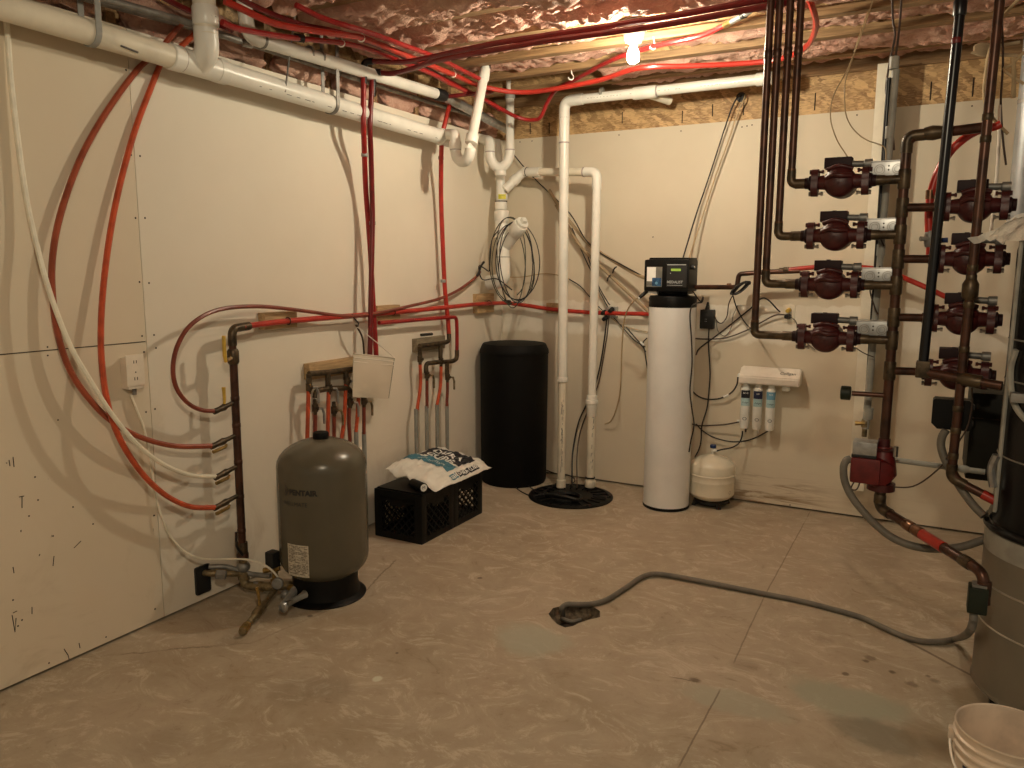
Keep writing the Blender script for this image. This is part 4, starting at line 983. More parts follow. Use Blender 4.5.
region('white_stripe', 'bag_white', lambda s, q: (-.12+.05*s+arc(-.60+1.5*q, .12), -.60+1.5*q), off=.0032)
region('dark_panel', 'label_black', lambda s, q: (-.07+.66*s+arc(-.60+1.5*q, .12), -.60+1.5*q))
region('side_panel_teal', 'label_teal', lambda s, q: (-.52+.20*s, -.945+.17*q), 30, 16)
region('side_panel_dark', 'label_black', lambda s, q: (-.28+.72*s, -.945+.17*q), 70, 16)
# text reads along v (across the bag), seen from the open side
def btext(s_, size, u, v, off=.0055, along='v', **k):
    if along == 'w': fn = lambda x, y: bagp(max(-.99, min(.99, u+y/(LX/2))), max(-.99, min(.99, v-x/(LY/2))), 1)+un*off
    else: fn = lambda x, y: bagp(max(-.99, min(.99, u+x/(LX/2))), max(-.99, min(.99, v+y/(LY/2))), 1)+un*off
    return lettering(t, s_, size, fn, 'label_white', fine=.008, **k)
btext('DURA', .078, .36, .10, along='w', bold=.002)
btext('CUBE.', .078, .10, .10, along='w', bold=.002)
btext('SUPER SOFTENER', .026, -.22, .13, along='w'); 
btext('salt', .040, -.42, -.865, along='u', bold=.001); btext('DURA CUBE', .036, .08, -.862, along='u', bold=.001)

# ================================================================ BRINE TANK
bt = V((.252, -.27, 0)); Rb = .246
t = thing('brine_tank', 'tall black round brine tank standing in the room corner', 'tank', bt)
MB().lathe([(0, 0.001), (Rb*.93, .001), (Rb*.96, .02), (Rb*.985, .93), (Rb*.99, .945), (Rb*.93, .95)], bt, seg=64).build('vessel', 'black_matte', t)
MB().lathe([(Rb*.995, .93), (Rb*1.005, .935), (Rb*.995, .955), (Rb*.93, .99), (Rb*.90, 1.0), (Rb*.86, 1.002), (0, 1.004)], bt, seg=64).build('lid', 'black_matte', t)
# cords on the floor by the pit
hose('power_cable', [F(548, 473, .006), F(541, 470, .006), F(530, 466, .03), F(519, 471, .05), F(514, 478, .03), F(516, 487, .008), F(524, 493, .006), F(535, 496, .012), F(548, 489, .02), F(556, 485, .02)], .0042, 'wire_black', 'black cord looping on the floor between the brine tank and the pit lid', 'cord')
hose('power_cable', [F(517, 477, .03), F(530, 487, .016), F(540, 494, .02), F(547, 491, .016)], .0038, 'wire_black', 'short black cord crossing onto the pit lid', 'cord')
hose('power_cable', [B(546, 470, .02), B(556, 473.5, .05), B(568, 475, .09), B(575, 480, .14), B(569, 486, .2)], .0035, 'wire_black', 'thin black cord along the foot of the far wall behind the white pipes', 'cord')

# ================================================================ WATER SOFTENER
so = V((1.414, -.335, 0)); Rs = .1462
t = thing('water_softener', 'tall pale grey water softener cylinder with a black control head', 'softener', so)
MB().lathe([(.145, 0), (.1485, .003), (.1485, .016), (.146, .02)], so, seg=56).build('base_ring', 'black_plastic', t)
MB().lathe([(Rs, .014), (Rs, 1.296), (.14, 1.300)], so, seg=72).build('jacket', 'soft_white', t)
MB().lathe([(Rs*1.005, 1.290), (Rs*1.012, 1.296), (Rs*1.012, 1.345), (Rs*.98, 1.358), (.10, 1.362), (.085, 1.375), (.085, 1.40), (0, 1.40)], so, seg=64).build('collar', 'black_plastic', t)
hx0, hx1 = so.x-.147, so.x+.134; hy0 = so.y-.135; hz0, hz1 = 1.388, 1.582
hd = MB(); hd.span((hx0, hy0, hz0), (hx1, hy0+.20, hz1), .014); hd.span((hx0+.02, hy0+.03, hz1-.01), (hx1-.004, hy0+.19, hz1+.012), .008)
hd.build('control_head', 'black_plastic', t)
MB().span((hx0+.05, so.y-.05, 1.37), (hx1-.03, so.y+.09, hz0+.02), .01).build('valve_body', 'black_plastic', t)
yf = hy0-.0008
MB().span((hx0+.145, yf-.004, hz0+.028), (hx1-.012, yf+.001, hz1-.028), .003).build('display_bezel', 'sleeve_black', t)
MB().span((hx0+.148, yf-.008, hz1-.034), (hx1-.018, yf-.002, hz1-.029)).build('bezel_ridge', 'ink_light', t)
scq = MB().span((hx0+.172, yf-.0052, hz1-.069), (hx0+.232, yf-.0045, hz1-.055)).build('screen', 'lcd_green', t, label='lit green display')
fp = plane_fn((hx0+.198, yf-.0054, hz0+.058), (1, 0, 0), (0, 0, 1))
lettering(t, 'MEDALIST', .022, fp, 'ink_light', bold=.0005)
MB().span((hx0+.150, yf-.0052, hz0+.038), (hx0+.245, yf-.0045, hz0+.0405)).build('trim_line', 'ink_light', t)
MB().cyl(V((hx0+.170, yf-.005, hz1-.083)), V((hx0+.170, yf-.0058, hz1-.083)), .003, 8).build('button', 'ink_light', t)
MB().span((hx0+.018, yf-.0012, hz0+.028), (hx0+.116, yf-.0002, hz1-.044)).build('info_label', 'wire_grey', t, label='square colour label')
MB().span((hx0+.020, yf-.002, hz0+.062), (hx0+.076, yf-.001, hz1-.046)).build('label_field', 'label_white', t)
MB().span((hx0+.054, yf-.0028, hz0+.033), (hx0+.112, yf-.0018, hz0+.083)).build('label_picture', 'label_blue', t)
w = plane_fn((hx0+.084, yf-.003, hz0+.055), (1, 0, 0), (0, 0, 1))
MB().lathe([(0, 0), (.009, 0), (.009, .0004), (0, .0004)], w(-.002, -.004), (0, -1, 0), 12).build('label_drop', 'label_sky', t)
lettering(t, 'culligan', .014, plane_fn((hx0+.036, yf-.0022, hz0+.045), (1, 0, 0), (0, 0, 1)), 'ink')
MB().cyl(V((hx1-.002, hy0+.06, hz1-.045)), V((hx1+.02, hy0+.06, hz1-.045)), .016, 14).build('knob', 'rubber', t)
MB().cyl(V((hx1+.019, hy0+.05, hz1-.045)), V((hx1+.022, hy0+.05, hz1-.045)), .006, 10).build('knob_cap', 'label_white', t)
# fittings leaving the head
MB().tube([V((hx0+.01, hy0+.05, hz0+.004)), V((hx0-.012, hy0+.03, hz0-.022)), V((hx0-.032, hy0+.02, hz0-.04))], [.011, .013, .010], 10).build('drain_elbow', 'rubber', t)
MB().ball((hx0-.034, hy0+.018, hz0-.043), .006, 8).build('tip', 'label_white', t)
MB().span((hx0+.02, hy0+.03, 1.372), (hx0+.075, hy0+.07, 1.392), .004).build('bracket', 'label_white', t)
hose('power_cable', [V((hx1-.02, hy0+.10, hz0+.03)), B(700, 301, .30), B(703, 297, .33), B(702, 302, .34), B(697, 303, .33), B(692, 306, .49), B(690, 316, .495), B(691.5, 340, .495), B(692, 365, .49), B(690, 390, .47), B(692, 410, .46), B(694, 425, .44), B(691, 440, .44), B(689, 452, .44)], .0045, 'wire_black', 'black cord hanging down the right side of the pale softener', 'cord')
hose('brine_tube', [V((hx0-.034, hy0+.018, hz0-.043)), B(635, 300, .40), B(628, 309, .33), B(624, 322, .28), B(622, 345, .24), B(621, 372, .2), B(620, 392, .16), B(616, 410, .1), B(611, 421, .05), B(605, 424, .03)], .0046, 'wire_tan', 'thin cream tube dropping from the left side of the softener head', 'tube')
# slanting tubes and cables to the head
hose('drain_tube', [B(549, 190, .10), B(560, 208, .1), B(575, 228, .1), B(590, 245, .1), B(612, 260, .1), B(640, 276, .16), V((hx0+.03, so.y+.02, 1.46))], .0125, 'tan_tube', 'upper tan tube slanting down to the softener head', 'tube', 'tan tubes slanting to the softener')
hose('drain_tube', [B(556, 205, .06), B(568, 226, .06), B(582, 248, .06), B(598, 264, .06), B(622, 287, .06), B(650, 313, .06), B(668, 330, .08)], .0115, 'tan_tube', 'lower tan tube slanting behind the softener', 'tube', 'tan tubes slanting to the softener')
hose('control_cable', [B(514, 155, .05), B(532, 176, .05), B(561, 204, .05), B(573, 218, .13), B(586, 240, .135), B(602, 254, .135), B(625, 266.5, .14), B(648, 279, .18)], .0042, 'wire_black', 'black cable along the top of the slanting tan tubes', 'cable')
for x, y, lb in ((615, 269, 'black cable tie on the upper slanting tan tube'), (609.5, 277, 'black cable tie on the lower slanting tan tube')):
    p = B(x, y, .08); mb = MB(); mb.tube([p+V((-.014, -.006, -.028)), p+V((-.004, -.017, -.004)), p+V((.008, -.016, .01)), p+V((.01, -.0, .014))], .0055, 6)
    tag(mb.build('cable_tie', 'wire_black', org=p), lb, 'cable tie', 'cable ties on the slanting tubes')
hose('control_cable', [B(569, 279, .02), B(580, 286, .02), B(590, 297, .02), B(602, 310, .02), B(614, 318, .02), B(632, 338, .02), B(641, 345, .03), B(646, 352, .03)], .0036, 'wire_black', 'black cable drooping from the tall sump pipe toward the softener', 'cable')
hose('control_cable', [B(504, 277, .10), B(522, 277, .08), B(540, 274, .06), B(552, 274, .05), B(560, 276, .03), B(569, 279, .02)], .0036, 'wire_tan', 'tan cable running level from the coil behind the tall sump pipe', 'cable')
hose('control_cable', [B(598, 309, .03), B(606, 314, .015), B(620, 324, .012), B(634, 329, .012), B(648, 332, .012), B(668, 334, .012)], .003, 'wire_tan', 'thin pale cable at the plastered band left of the softener', 'cable')
hose('power_cable', [B(586, 250, .05), B(597, 285, .04), B(604, 300, .04), B(609, 310, .04), B(609, 318, .05)], .0042, 'wire_black', 'left black cord slanting into the wall outlet by the sump pipes', 'cord')
hose('power_cable', [B(572, 228, .05), B(584, 256, .05), B(599, 287, .05), B(607, 301, .05), B(610, 305, .05)], .0042, 'wire_black', 'right black cord slanting into the wall outlet by the sump pipes', 'cord')
hose('power_cable', [B(607, 316, .06), B(605.5, 330, .05), B(602.5, 352, .04), B(598, 375, .04), B(591, 396, .04), B(579, 421, .05), B(573, 450, .1), B(572, 475, .2), B(572, 487, .30)], .0055, 'wire_black', 'black cord dropping from the wall outlet to the pit lid', 'cord')
hose('power_cable', [B(609, 317, .05), B(607, 335, .05), B(603, 360, .05), B(598, 385, .04), B(588, 410, .05), B(580, 433, .05), B(577, 455, .10), B(577, 478, .24), B(577, 488, .32)], .0045, 'wire_brown', 'brown cord beside the black cord dropping to the pit lid', 'cord')
a = B(611, 313, .0)
t = thing('wall_outlet', 'metal wall outlet box with black plugs, just right of the sump pipes', 'outlet', a)
MB().span((a.x-.02, -.05, a.z-.03), (a.x+.055, -.0005, a.z+.045), .004).build('box', 'galvanized', t)
for dx_, dz_ in ((-.025, .01), (.03, .03), (-.015, -.03)):
    MB().tube([V((a.x+dx_, -.05, a.z+dz_)), V((a.x+dx_-.008, -.085, a.z+dz_-.012))], [.017, .013], 10).build('plug', 'rubber', t)
hose('control_cable', [B(626, 327, .03), B(640, 343, .03), B(645, 347, .05)], .004, 'wire_black', 'short black lead with a white joint left of the softener', 'cable')
p = B(642, 343, .04); tag(MB().tube([p+V((-.012, 0, .008)), p+V((.014, 0, -.014))], .008, 8).build('connector', 'label_white', org=p), 'small white cable connector left of the softener', 'connector')
hose('control_cable', [B(647, 338, .04), B(643, 343, .04), B(645, 352, .03), B(646, 360, .02), B(648, 371, .02)], .004, 'wire_black', 'black lead curling beside the softener below the white connector', 'cable')
# coil of cable on the drain stack
def coil(label, cx, cy, rx, ry, n, mat, dep, r=.0045, j=.16, ph=0.0, name='cable_coil'):
    pts = []
    for k in range(n*14+1):
        a = 2*PI*k/14+ph; f = 1+j*math.sin(a*.37+k*.11); x = cx+rx*f*math.cos(a)+2.0*math.sin(k*.5); y = cy+ry*(1+.5*j*math.sin(a*.21))*math.sin(a); pts.append(D(x, y, dep+.012*math.sin(k*.9)+.0015*k/14))
    return hose(name, pts, r, mat, label, 'cable', n=3, seg=6)
coil('coil of black cable hung on the drain stack cleanout', 517, 262, 17, 37, 3, 'wire_black', 5.34, .0036, .22)
coil('coil of grey green cable hung behind the black coil on the drain stack', 511, 262, 18, 40, 3, 'wire_olive', 5.36, .0036, .30, 1.3)
hose('control_cable', [D(512, 290, 5.3), D(497, 279, 5.36), D(484, 280, 5.4), D(480, 275, 5.42), D(479, 266, 5.42), D(484, 268, 5.38), D(489, 271, 5.36), D(490, 262, 5.34), D(492, 240, 5.3), D(499, 230, 5.25)], .004, 'wire_black', 'black lead tangled around the white elbow at the corner', 'cable')
MBq = MB().tube(spline([L(476, 277, .05), L(479, 272, .06), L(481, 266, .05), L(484, 262, .05)]), .008, 8); tag(MBq.build('tube_end', 'sleeve_black', org=L(479, 272, .05)), 'black taped end of the thin red tube near the corner', 'tape')

# ================================================================ WIRES ON THE FAR WALL
hp = B(741, 97, .0); tag(MB().lathe([(.03, 0), (.03, .006), (.0, .006)], (hp.x, .006, hp.z), (0, -1, 0), 16).build('cable_grommet', 'sleeve_black', org=hp), 'black hole in the flake board where two cables enter', 'hole')
hose('control_cable', [B(741, 96, .0), B(737, 98, .05), B(731, 110, .05), B(721, 140, .04), B(708, 180, .04), B(696, 215, .06), B(683, 258, .17)], .0046, 'wire_black', 'black cable slanting from the flake board down behind the softener head', 'cable')
hose('control_cable', [B(745, 95, .0), B(744, 99, .05), B(738, 112, .05), B(728, 142, .04), B(715, 178, .04), B(703, 215, .05), B(689, 258, .15)], .0046, 'wire_tan', 'tan cable slanting beside the black one behind the softener head', 'cable')
# copper from the softener to the right
t = thing('copper_pipe', 'copper pipe leaving the softener head level and stepping up to the right', 'pipe', B(690, 286, .16))
z1 = B(720, 287, .17)
MB().tube(fillet([V((hx1-.03, so.y, z1.z)), V((B(737, 286, .17).x, so.y+.165, z1.z)), V((B(737, 274, .17).x+.012, -.17, B(740, 274, .17).z)), B(770, 272, .17), B(800, 271, .17)], .022), .0150, 12).build('pipe', 'copper', t)
for x, y in ((729, 286), (757, 272.5)): collar(t, 'joint_ring', B(x, y, .17), (1, 0, 0), .0172, .025, 'copper_bright')
MB().tube([B(779, 270, .17), B(783, 270, .17), B(784, 270, .17), B(789, 270, .17)], [.014, .014, .018, .018], 12).build('union', 'copper_fitting', t)
MB().tube(spline([B(788, 270, .17), B(800, 268.5, .17), B(830, 266.5, .17), B(864, 267.5, .17), B(890, 272, .2), B(902, 277, .22), B(925, 287, .22), B(948, 298, .22), B(975, 312, .22)]), .0145, 10).build('red_section', 'pex_bright', t, label='orange red plastic tube section')
# bundle of cords near the elbow, adapter etc.
a = B(709, 317, .0)
t = thing('power_adapter', 'black plug in power adapter on the far wall right of the softener', 'adapter', V((a.x, -.05, a.z-.09)))
MB().span((a.x-.045, -.06, a.z-.075), (a.x+.042, -.003, a.z+.05), .006).build('body', 'rubber', t)
lettering(t, '::', .04, plane_fn((a.x-.004, -.0606, a.z-.015), (1, 0, 0), (0, 0, 1)), 'ink_light')
MB().tube([V((a.x-.005, -.035, a.z+.048)), V((a.x-.002, -.035, a.z+.075)), V((a.x-.002, -.035, a.z+.10))], [.017, .012, .006], 8).build('strain_relief', 'rubber', t)
hose('power_cable', [B(709, 327, .03), B(708.5, 345, .03), B(710, 372, .025), B(709, 390, .025), B(707, 408, .03), B(702, 425, .05), B(701, 440, .08), B(699, 449, .12), B(695, 457, .18)], .0045, 'wire_black', 'black cord falling from the power adapter behind the white tank', 'cord')
hose('power_cable', [B(708, 309, .03), B(713, 313, .03), B(717, 321, .02), B(722, 323, .02), B(727, 316, .03), B(729, 303, .05), B(735, 292, .1), B(742, 284, .17), B(746, 281, .18)], .0036, 'wire_brown', 'thin brown cord looping up from the power adapter to the copper elbow', 'cord')
pts = []
for k in range(58):
    a_ = 2*PI*k/14; pts.append(B(738+8*math.cos(a_)+.08*k, 288-5.5*math.cos(a_)+3.5*math.sin(a_), .19+.01*math.sin(k)))
hose('cable_coil', pts, .004, 'wire_black', 'bundle of black cord tied at the copper elbow', 'cable', n=3)
hose('power_cable', [B(733, 296, .1), B(736, 306, .06), B(742, 318, .04), B(748, 326, .04), B(755, 331, .05), B(765, 334, .3)], .004, 'wire_black', 'thin black cord hanging from the cord bundle at the copper elbow', 'cord')
hose('power_cable', [B(696, 355, .03), B(700, 348, .04), B(720, 333, .04), B(740, 317, .04), B(750, 309, .05), B(764, 298, .1), B(780, 312, .02)], .0048, 'wire_black', 'thick black cord crossing up to the right behind the copper risers', 'cord')
hose('power_cable', [B(690, 338, .03), B(705, 339, .02), B(725, 338, .02), B(745, 331, .02), B(762, 322, .02), B(776, 315, .03), B(789, 315, .03)], .0042, 'wire_brown', 'brown cord running to the wall outlet below the third pump', 'cord')
hose('power_cable', [B(738, 305, .03), B(733, 316, .02), B(731, 328, .02), B(725, 336, .015), B(718, 331, .015), B(716, 320, .02)], .0024, 'wire_grey', 'thin grey wire loop right of the power adapter', 'wire')
a = B(789, 314, 0)
t = thing('wall_outlet', 'cream wall outlet plate with cords plugged in, below the third left pump', 'outlet', a)
MB().span((a.x-.038, -.006, a.z-.055), (a.x+.036, -.0004, a.z+.055), .002).build('cover_plate', 'pvc_aged', t)
MB().tube([V((a.x, -.005, a.z+.025)), V((a.x-.005, -.04, a.z+.02))], [.016, .012], 10).build('plug', 'yellow_grip', t); MB().tube([V((a.x, -.005, a.z-.015)), V((a.x-.01, -.045, a.z-.015))], [.018, .013], 10).build('plug', 'rubber', t)
hose('power_cable', [B(790, 316, .04), B(796, 322, .03), B(798, 332, .02), B(806, 342, .02), B(815, 350, .02)], .003, 'wire_grey', 'thin grey cord falling right from the cream outlet plate', 'cord')
# RO filter rack
fl, fr = B(741, 368, .10), B(799, 374, .10)
zt_, zb_ = .885, .812
x0_, x1_ = B(739, 376, .11).x, B(799.5, 380, .11).x
ztop = B(742, 376, .11).z; zbot = B(742, 382, .11).z
t = thing('water_filter', 'white wall mounted water filter rack with three printed cartridges', 'filter', V((x0_, -.06, zbot-.32)))
poly = [V((x0_, -.0005, ztop+.055)), V((x0_, -.055, ztop+.055)), V((x0_, -.115, ztop)), V((x0_, -.115, zbot-.01)), V((x0_, -.0005, zbot-.01))]
mb = MB().prism(poly, (x0_, 0, 0), (x1_, 0, 0)); bmesh.ops.bevel(mb.bm, geom=mb.bm.edges[:], offset=.007, segments=2, affect='EDGES'); mb.build('housing', 'white_plastic', t)
sl = V((0, -.06, -.055)).normalized(); o_ = V((x1_-.075, -.085, ztop+.0275+.001)); nn = V((0, -.055, .06)).normalized()
lettering(t, 'Culligan', .030, plane_fn(o_+nn*.001, (1, 0, 0), -sl), 'ink', shear=.25)
for k, (px, col, lab) in enumerate(((746, 'label_black', 'black banded'), (758.5, 'label_navy', 'navy banded'), (771.5, 'label_sky', 'sky blue banded'))):
    c = B(px, 384, .075); zc_ = zbot-.012; R = .029; xx = c.x
    ct = MB().lathe([(.018, 0), (.018, -.012), (.0235, -.018), (.0235, -.026), (R, -.030), (R, -.262), (R*.93, -.266), (R*.93, -.284), (R*.8, -.292), (0, -.292)], (xx, -.07, zc_), seg=28).build('cartridge', 'label_white', t, label=lab+' filter cartridge')
    at_ = math.atan2(CC.y+.07, CC.x-xx)
    w = (lambda xx=xx, zc_=zc_, at_=at_: (lambda x, y, r=R+.0006: V((xx+r*math.cos(at_+x/r), -.07+r*math.sin(at_+x/r), zc_+y))))()
    patch(MB(), w, -.034, .034, -.092, -.042, 12, 1).build('cartridge_band', col, ct)
    patch(MB(), lambda x, y: w(x, y, R+.0005), -.034, .034, -.142, -.093, 12, 1).build('cartridge_band', 'label_pale', ct)
    q = lambda x, y: w(x, y, R+.0012)
    lettering(ct, 'Culligan', .0135, lambda x, y: q(x, y-.120), 'ink', shear=.25); lettering(ct, ('AC-30', 'RO', 'TCR')[k], .013, lambda x, y: q(x, y-.06), 'label_white', bold=.0002)
    ring = MB(); rows = [[q(r_*1.35*math.cos(2*PI*i/20), r_*math.sin(2*PI*i/20)-.226) for i in range(20)] for r_ in (.0075, .010)]; ring.grid(rows, True); ring.build('logo_ring', 'label_navy', ct)
sp_ = B(786, 386, .07)
MB().lathe([(.022, 0), (.022, -.012), (.026, -.015), (.026, -.028), (.02, -.034), (0, -.034)], (sp_.x, -.065, zbot-.01), seg=20).build('spare_port', 'label_white', t)
MB().tube([V((x0_+.002, -.06, ztop+.01)), V((x0_-.014, -.06, ztop+.0)), V((x0_-.016, -.06, ztop-.014))], .007, 8).build('inlet_fitting', 'label_white', t)
zx = zbot-.30
for px, mt in ((746, 'wire_black'), (758.5, 'label_white')):
    c = B(px, 434, .075); MB().tube([V((c.x-.004, -.07, zx)), V((c.x-.004, -.068, zx-.03))], .0045, 8).build('outlet_tube', mt, t)
MB().tube([V((x0_-.008, -.07, zbot-.262)), V((x0_+.008, -.07, zbot-.259))], .007, 8).build('port', 'label_white', t)
hose('filter_tube', [B(738, 376, .06), B(737, 384, .05), B(733, 391, .04), B(726, 396, .035), B(717, 399, .03), B(706, 399, .03), B(698, 396, .04), B(692, 391, .08)], .0048, 'wire_black', 'black tube curving left from the top of the water filter rack', 'tube', 'black tubes around the water filter')
p = B(726.5, 396, .035); tag(MB().tube([p+V((-.018, 0, -.008)), p+V((.016, 0, .010))], .0085, 10).build('tube_joint', 'label_white', org=p), 'white straight joint in the curved black filter tube', 'connector')
hose('filter_tube', [B(739, 422, .07), B(725, 424.5, .05), B(708, 425.5, .04), B(697, 425.5, .05), B(690, 423, .09)], .0046, 'wire_brown', 'black tube running level left from the first filter cartridge', 'tube', 'black tubes around the water filter')
hose('filter_tube', [B(768, 431, .06), B(757, 437, .04), B(745, 441, .03), B(730, 441.5, .03), B(714, 437.5, .03), B(703, 431, .05), B(696, 424, .08)], .0044, 'wire_black', 'black tube drooping between the third cartridge and the softener', 'tube', 'black tubes around the water filter')
# RO tank
ro = V((1.664, -.165, 0)); Ro = .1445
t = thing('storage_tank', 'small round cream white water tank on black feet beside the softener', 'tank', ro)
pr = [(0, .035), (.05, .036), (.09, .042), (.125, .06), (Ro, .083), (Ro, .165), (Ro*1.006, .168), (Ro*1.006, .172), (Ro, .175), (Ro, .205), (Ro*1.01, .208), (Ro*1.01, .213), (Ro*.985, .217), (Ro*.985, .268), (Ro*.93, .283), (.10, .310), (.05, .329), (.018, .334), (0, .335)]
MB().lathe(pr, ro, seg=64).build('vessel', 'ro_white', t)
for k in range(4):
    a_ = PI/2*k-.9; d_ = V((math.cos(a_), math.sin(a_), 0)); MB().tube([ro+d_*.04+V((0, 0, .03)), ro+d_*.115+V((0, 0, .02)), ro+d_*.118+V((0, 0, .001))], .016, 8).build('foot', 'rubber', t)
MB().lathe([(.105, .02), (.11, .022), (.11, .04), (.1, .045)], ro, seg=32).build('stand_ring', 'rubber', t)
MB().lathe([(.010, .33), (.010, .352), (.014, .354), (.014, .378), (.009, .38), (0, .38)], ro, seg=14).build('valve', 'white_plastic', t)
MB().lathe([(.018, .378), (.020, .382), (.020, .396), (.016, .40), (0, .40)], ro, seg=14).build('valve_knob', 'valve_blue', t, label='blue valve knob')
MB().tube([ro+V((.01, -.01, .366)), ro+V((.032, -.02, .366))], .009, 10).build('outlet', 'label_white', t)
lettering(t, 'o', .05, lambda x, y: V((ro.x+(Ro+.0008)*math.cos(-.42+x/Ro), ro.y+(Ro+.0008)*math.sin(-.42+x/Ro), .115+y)), 'label_paper')
hose('filter_tube', [ro+V((.03, -.02, .366)), B(722, 449.5, .2), B(732, 447.5, .14), B(739, 443, .1), B(742, 436, .08), B(742.5, 431, .07)], .0048, 'wire_black', 'black tube from the first cartridge down to the white tank valve', 'tube', 'black tubes around the water filter')

# ================================================================ POST AND CONDUIT BY THE FAR WALL
a, b = B(889, 60, .10), B(863, 489, .10)
t = thing('service_post', 'white painted board standing off the far wall behind the pumps', 'post', V((a.x, -.08, b.z)))
MB().span((a.x-.052, -.16, b.z), (a.x+.035, -.03, 2.66), .003).build('post', 'post_white', t)

# ================================================================ CIRCULATOR PUMPS AND COPPER AT THE RIGHT
YP = 1.9
def P(px, py, k=0.0): return B(px, py, YP+k)
def make_pump(c, label, lit=True):
    t = thing('circulator_pump', label, 'pump', c, 'dark red circulator pumps')
    c = V(c)
    vb = MB()
    vb.lathe([(0, .052), (.022, .050), (.044, .041), (.055, .026), (.058, .008), (.058, -.022), (.05, -.03), (0, -.03)], c, (0, -1, 0), 32)
    vb.tube([c+V((-.086, 0, 0)), c+V((-.055, -.004, 0)), c+V((0, -.02, 0)), c+V((.055, -.004, 0)), c+V((.086, 0, 0))], [.024, .027, .034, .027, .024], 16)
    vb.tube(spline([c+V((-.045, -.035, .012)), c+V((-.02, -.052, .022)), c+V((.01, -.056, .018)), c+V((.04, -.04, .018))]), .010, 8)
    vb.tube(spline([c+V((-.045, -.02, .045)), c+V((0, -.03, .056)), c+V((.045, -.02, .045))]), .008, 8)
    vb.build('volute', 'pump_red', t, smooth=60)
    for s in (-1, 1):
        fx = c+V((s*.088, 0, 0)); mb = MB()
        poly = []
        for k in range(28):
            a = 2*PI*k/28; rr_ = .030+.020*abs(math.sin(a))**1.6; poly.append(fx+V((-.012, rr_*math.cos(a), rr_*math.sin(a)*1.02)))
        mb.prism(poly, (0, 0, 0), (.024, 0, 0)); fl_ = mb.build('flange', 'pump_red', t)
        for z_ in (-1, 1):
            p = fx+V((0, 0, z_*.0405)); MB().tube([p+V((-s*.030, 0, 0)), p+V((-s*.022, 0, 0))], .0075, 6).tube([p+V((-s*.022, 0, 0)), p+V((s*.014, 0, 0))], .005, 6).tube([p+V((s*.013, 0, 0)), p+V((s*.021, 0, 0))], .0085, 6).build('bolt', 'bolt' if z_ < 0 else 'pump_red', fl_)
        MB().tube([fx+V((s*.008, 0, 0)), fx+V((s*.020, 0, 0)), fx+V((s*.024, 0, 0)), fx+V((s*.036, 0, 0))], [.028, .028, .022, .021], 16).build('flange_plate', 'pump_box', fl_)
    MB().lathe([(.05, 0), (.055, .01), (.055, .075), (.048, .085), (.02, .088), (0, .088)], c+V((0, .025, 0)), (0, 1, 0), 28).build('motor', 'pump_red', t)
    MB().box(c+V((-.012, .035, .072)), (.096, .07, .040), None, .004).build('terminal_box', 'pump_box', t)
    MB().cyl(c+V((-.012, .03, .091)), c+V((-.012, .03, .095)), .008, 12).build('cover_screw', 'pump_box', t)
    MB().tube([c+V((.035, .035, .068)), c+V((.075, .035, .066)), c+V((.078, .035, .066)), c+V((.105, .035, .066))], [.012, .012, .017, .017], 12).build('conduit_nipple', 'galvanized_dull', t)
    return t
LP = [(840, 182), (835.5, 235.5), (829.5, 284.5), (826, 337.5)]
RPx = [(975, 206), (969, 259), (962, 319), (956, 374)]
ordl = ['topmost', 'second from the top', 'third from the top', 'lowest']
pumps = []
c0 = P(*LP[0])
pm = make_pump(c0, 'dark red circulator pump, topmost of the left column of four')
for i in range(1, 4): copy_tree(pm, P(*LP[i]), 'dark red circulator pump, %s in the left column of four' % ordl[i])
for i in range(4): copy_tree(pm, P(*RPx[i], -.02), ['dark red circulator pump, topmost of the right column, below the clear plastic', 'dark red circulator pump, second down in the right column, beside the black tank', 'dark red circulator pump, third down in the right column, behind the copper union', 'dark red circulator pump, lowest of the right column, above the black control box'][i])
# four risers from the ceiling
XR = [(799, 40, 790), (787.5, 60, 780), (777, 60, 768), (767, 80, 752)]
for i, (px, py, _) in enumerate(XR):
    x = P(px, py).x; c = P(*LP[i]); top = V((x, -YP, 2.70))
    lab = ['rightmost of the four copper risers, bending into the topmost pump', 'second from the right of the four copper risers, bending into the second pump', 'third from the right of the four copper risers, bending into the third pump', 'leftmost of the four copper risers, bending into the lowest pump'][i]
    t = thing('copper_riser', lab, 'pipe', V((x, -YP, c.z)), 'copper risers to the left pumps')
    MB().tube(fillet([top, V((x, -YP, c.z)), V((c.x-.125, -YP, c.z))], .032), .0142, 16).build('pipe', 'copper', t)
    if True:
        MB().tube(fillet([V((x, -YP, c.z+.05)), V((x, -YP, c.z)), V((x+.045, -YP, c.z))], .03), .0165, 16).build('elbow', 'copper_fitting', t)
    collar(t, 'joint_ring', V((x, -YP, c.z+.052)), (0, 0, 1), .0163, .012, 'copper_bright')
    MB().tube([V((max(x+.045, c.x-.26), -YP, c.z)), V((c.x-.165, -YP, c.z)), V((c.x-.16, -YP, c.z)), V((c.x-.12, -YP, c.z))], [.0165, .0165, .019, .019], 14).build('adapter', 'copper_fitting', t)
    for k, z in enumerate((2.62, 2.34)): collar(t, 'joint_ring', V((x, -YP, z)), (0, 0, 1), .0163, .03, 'copper')
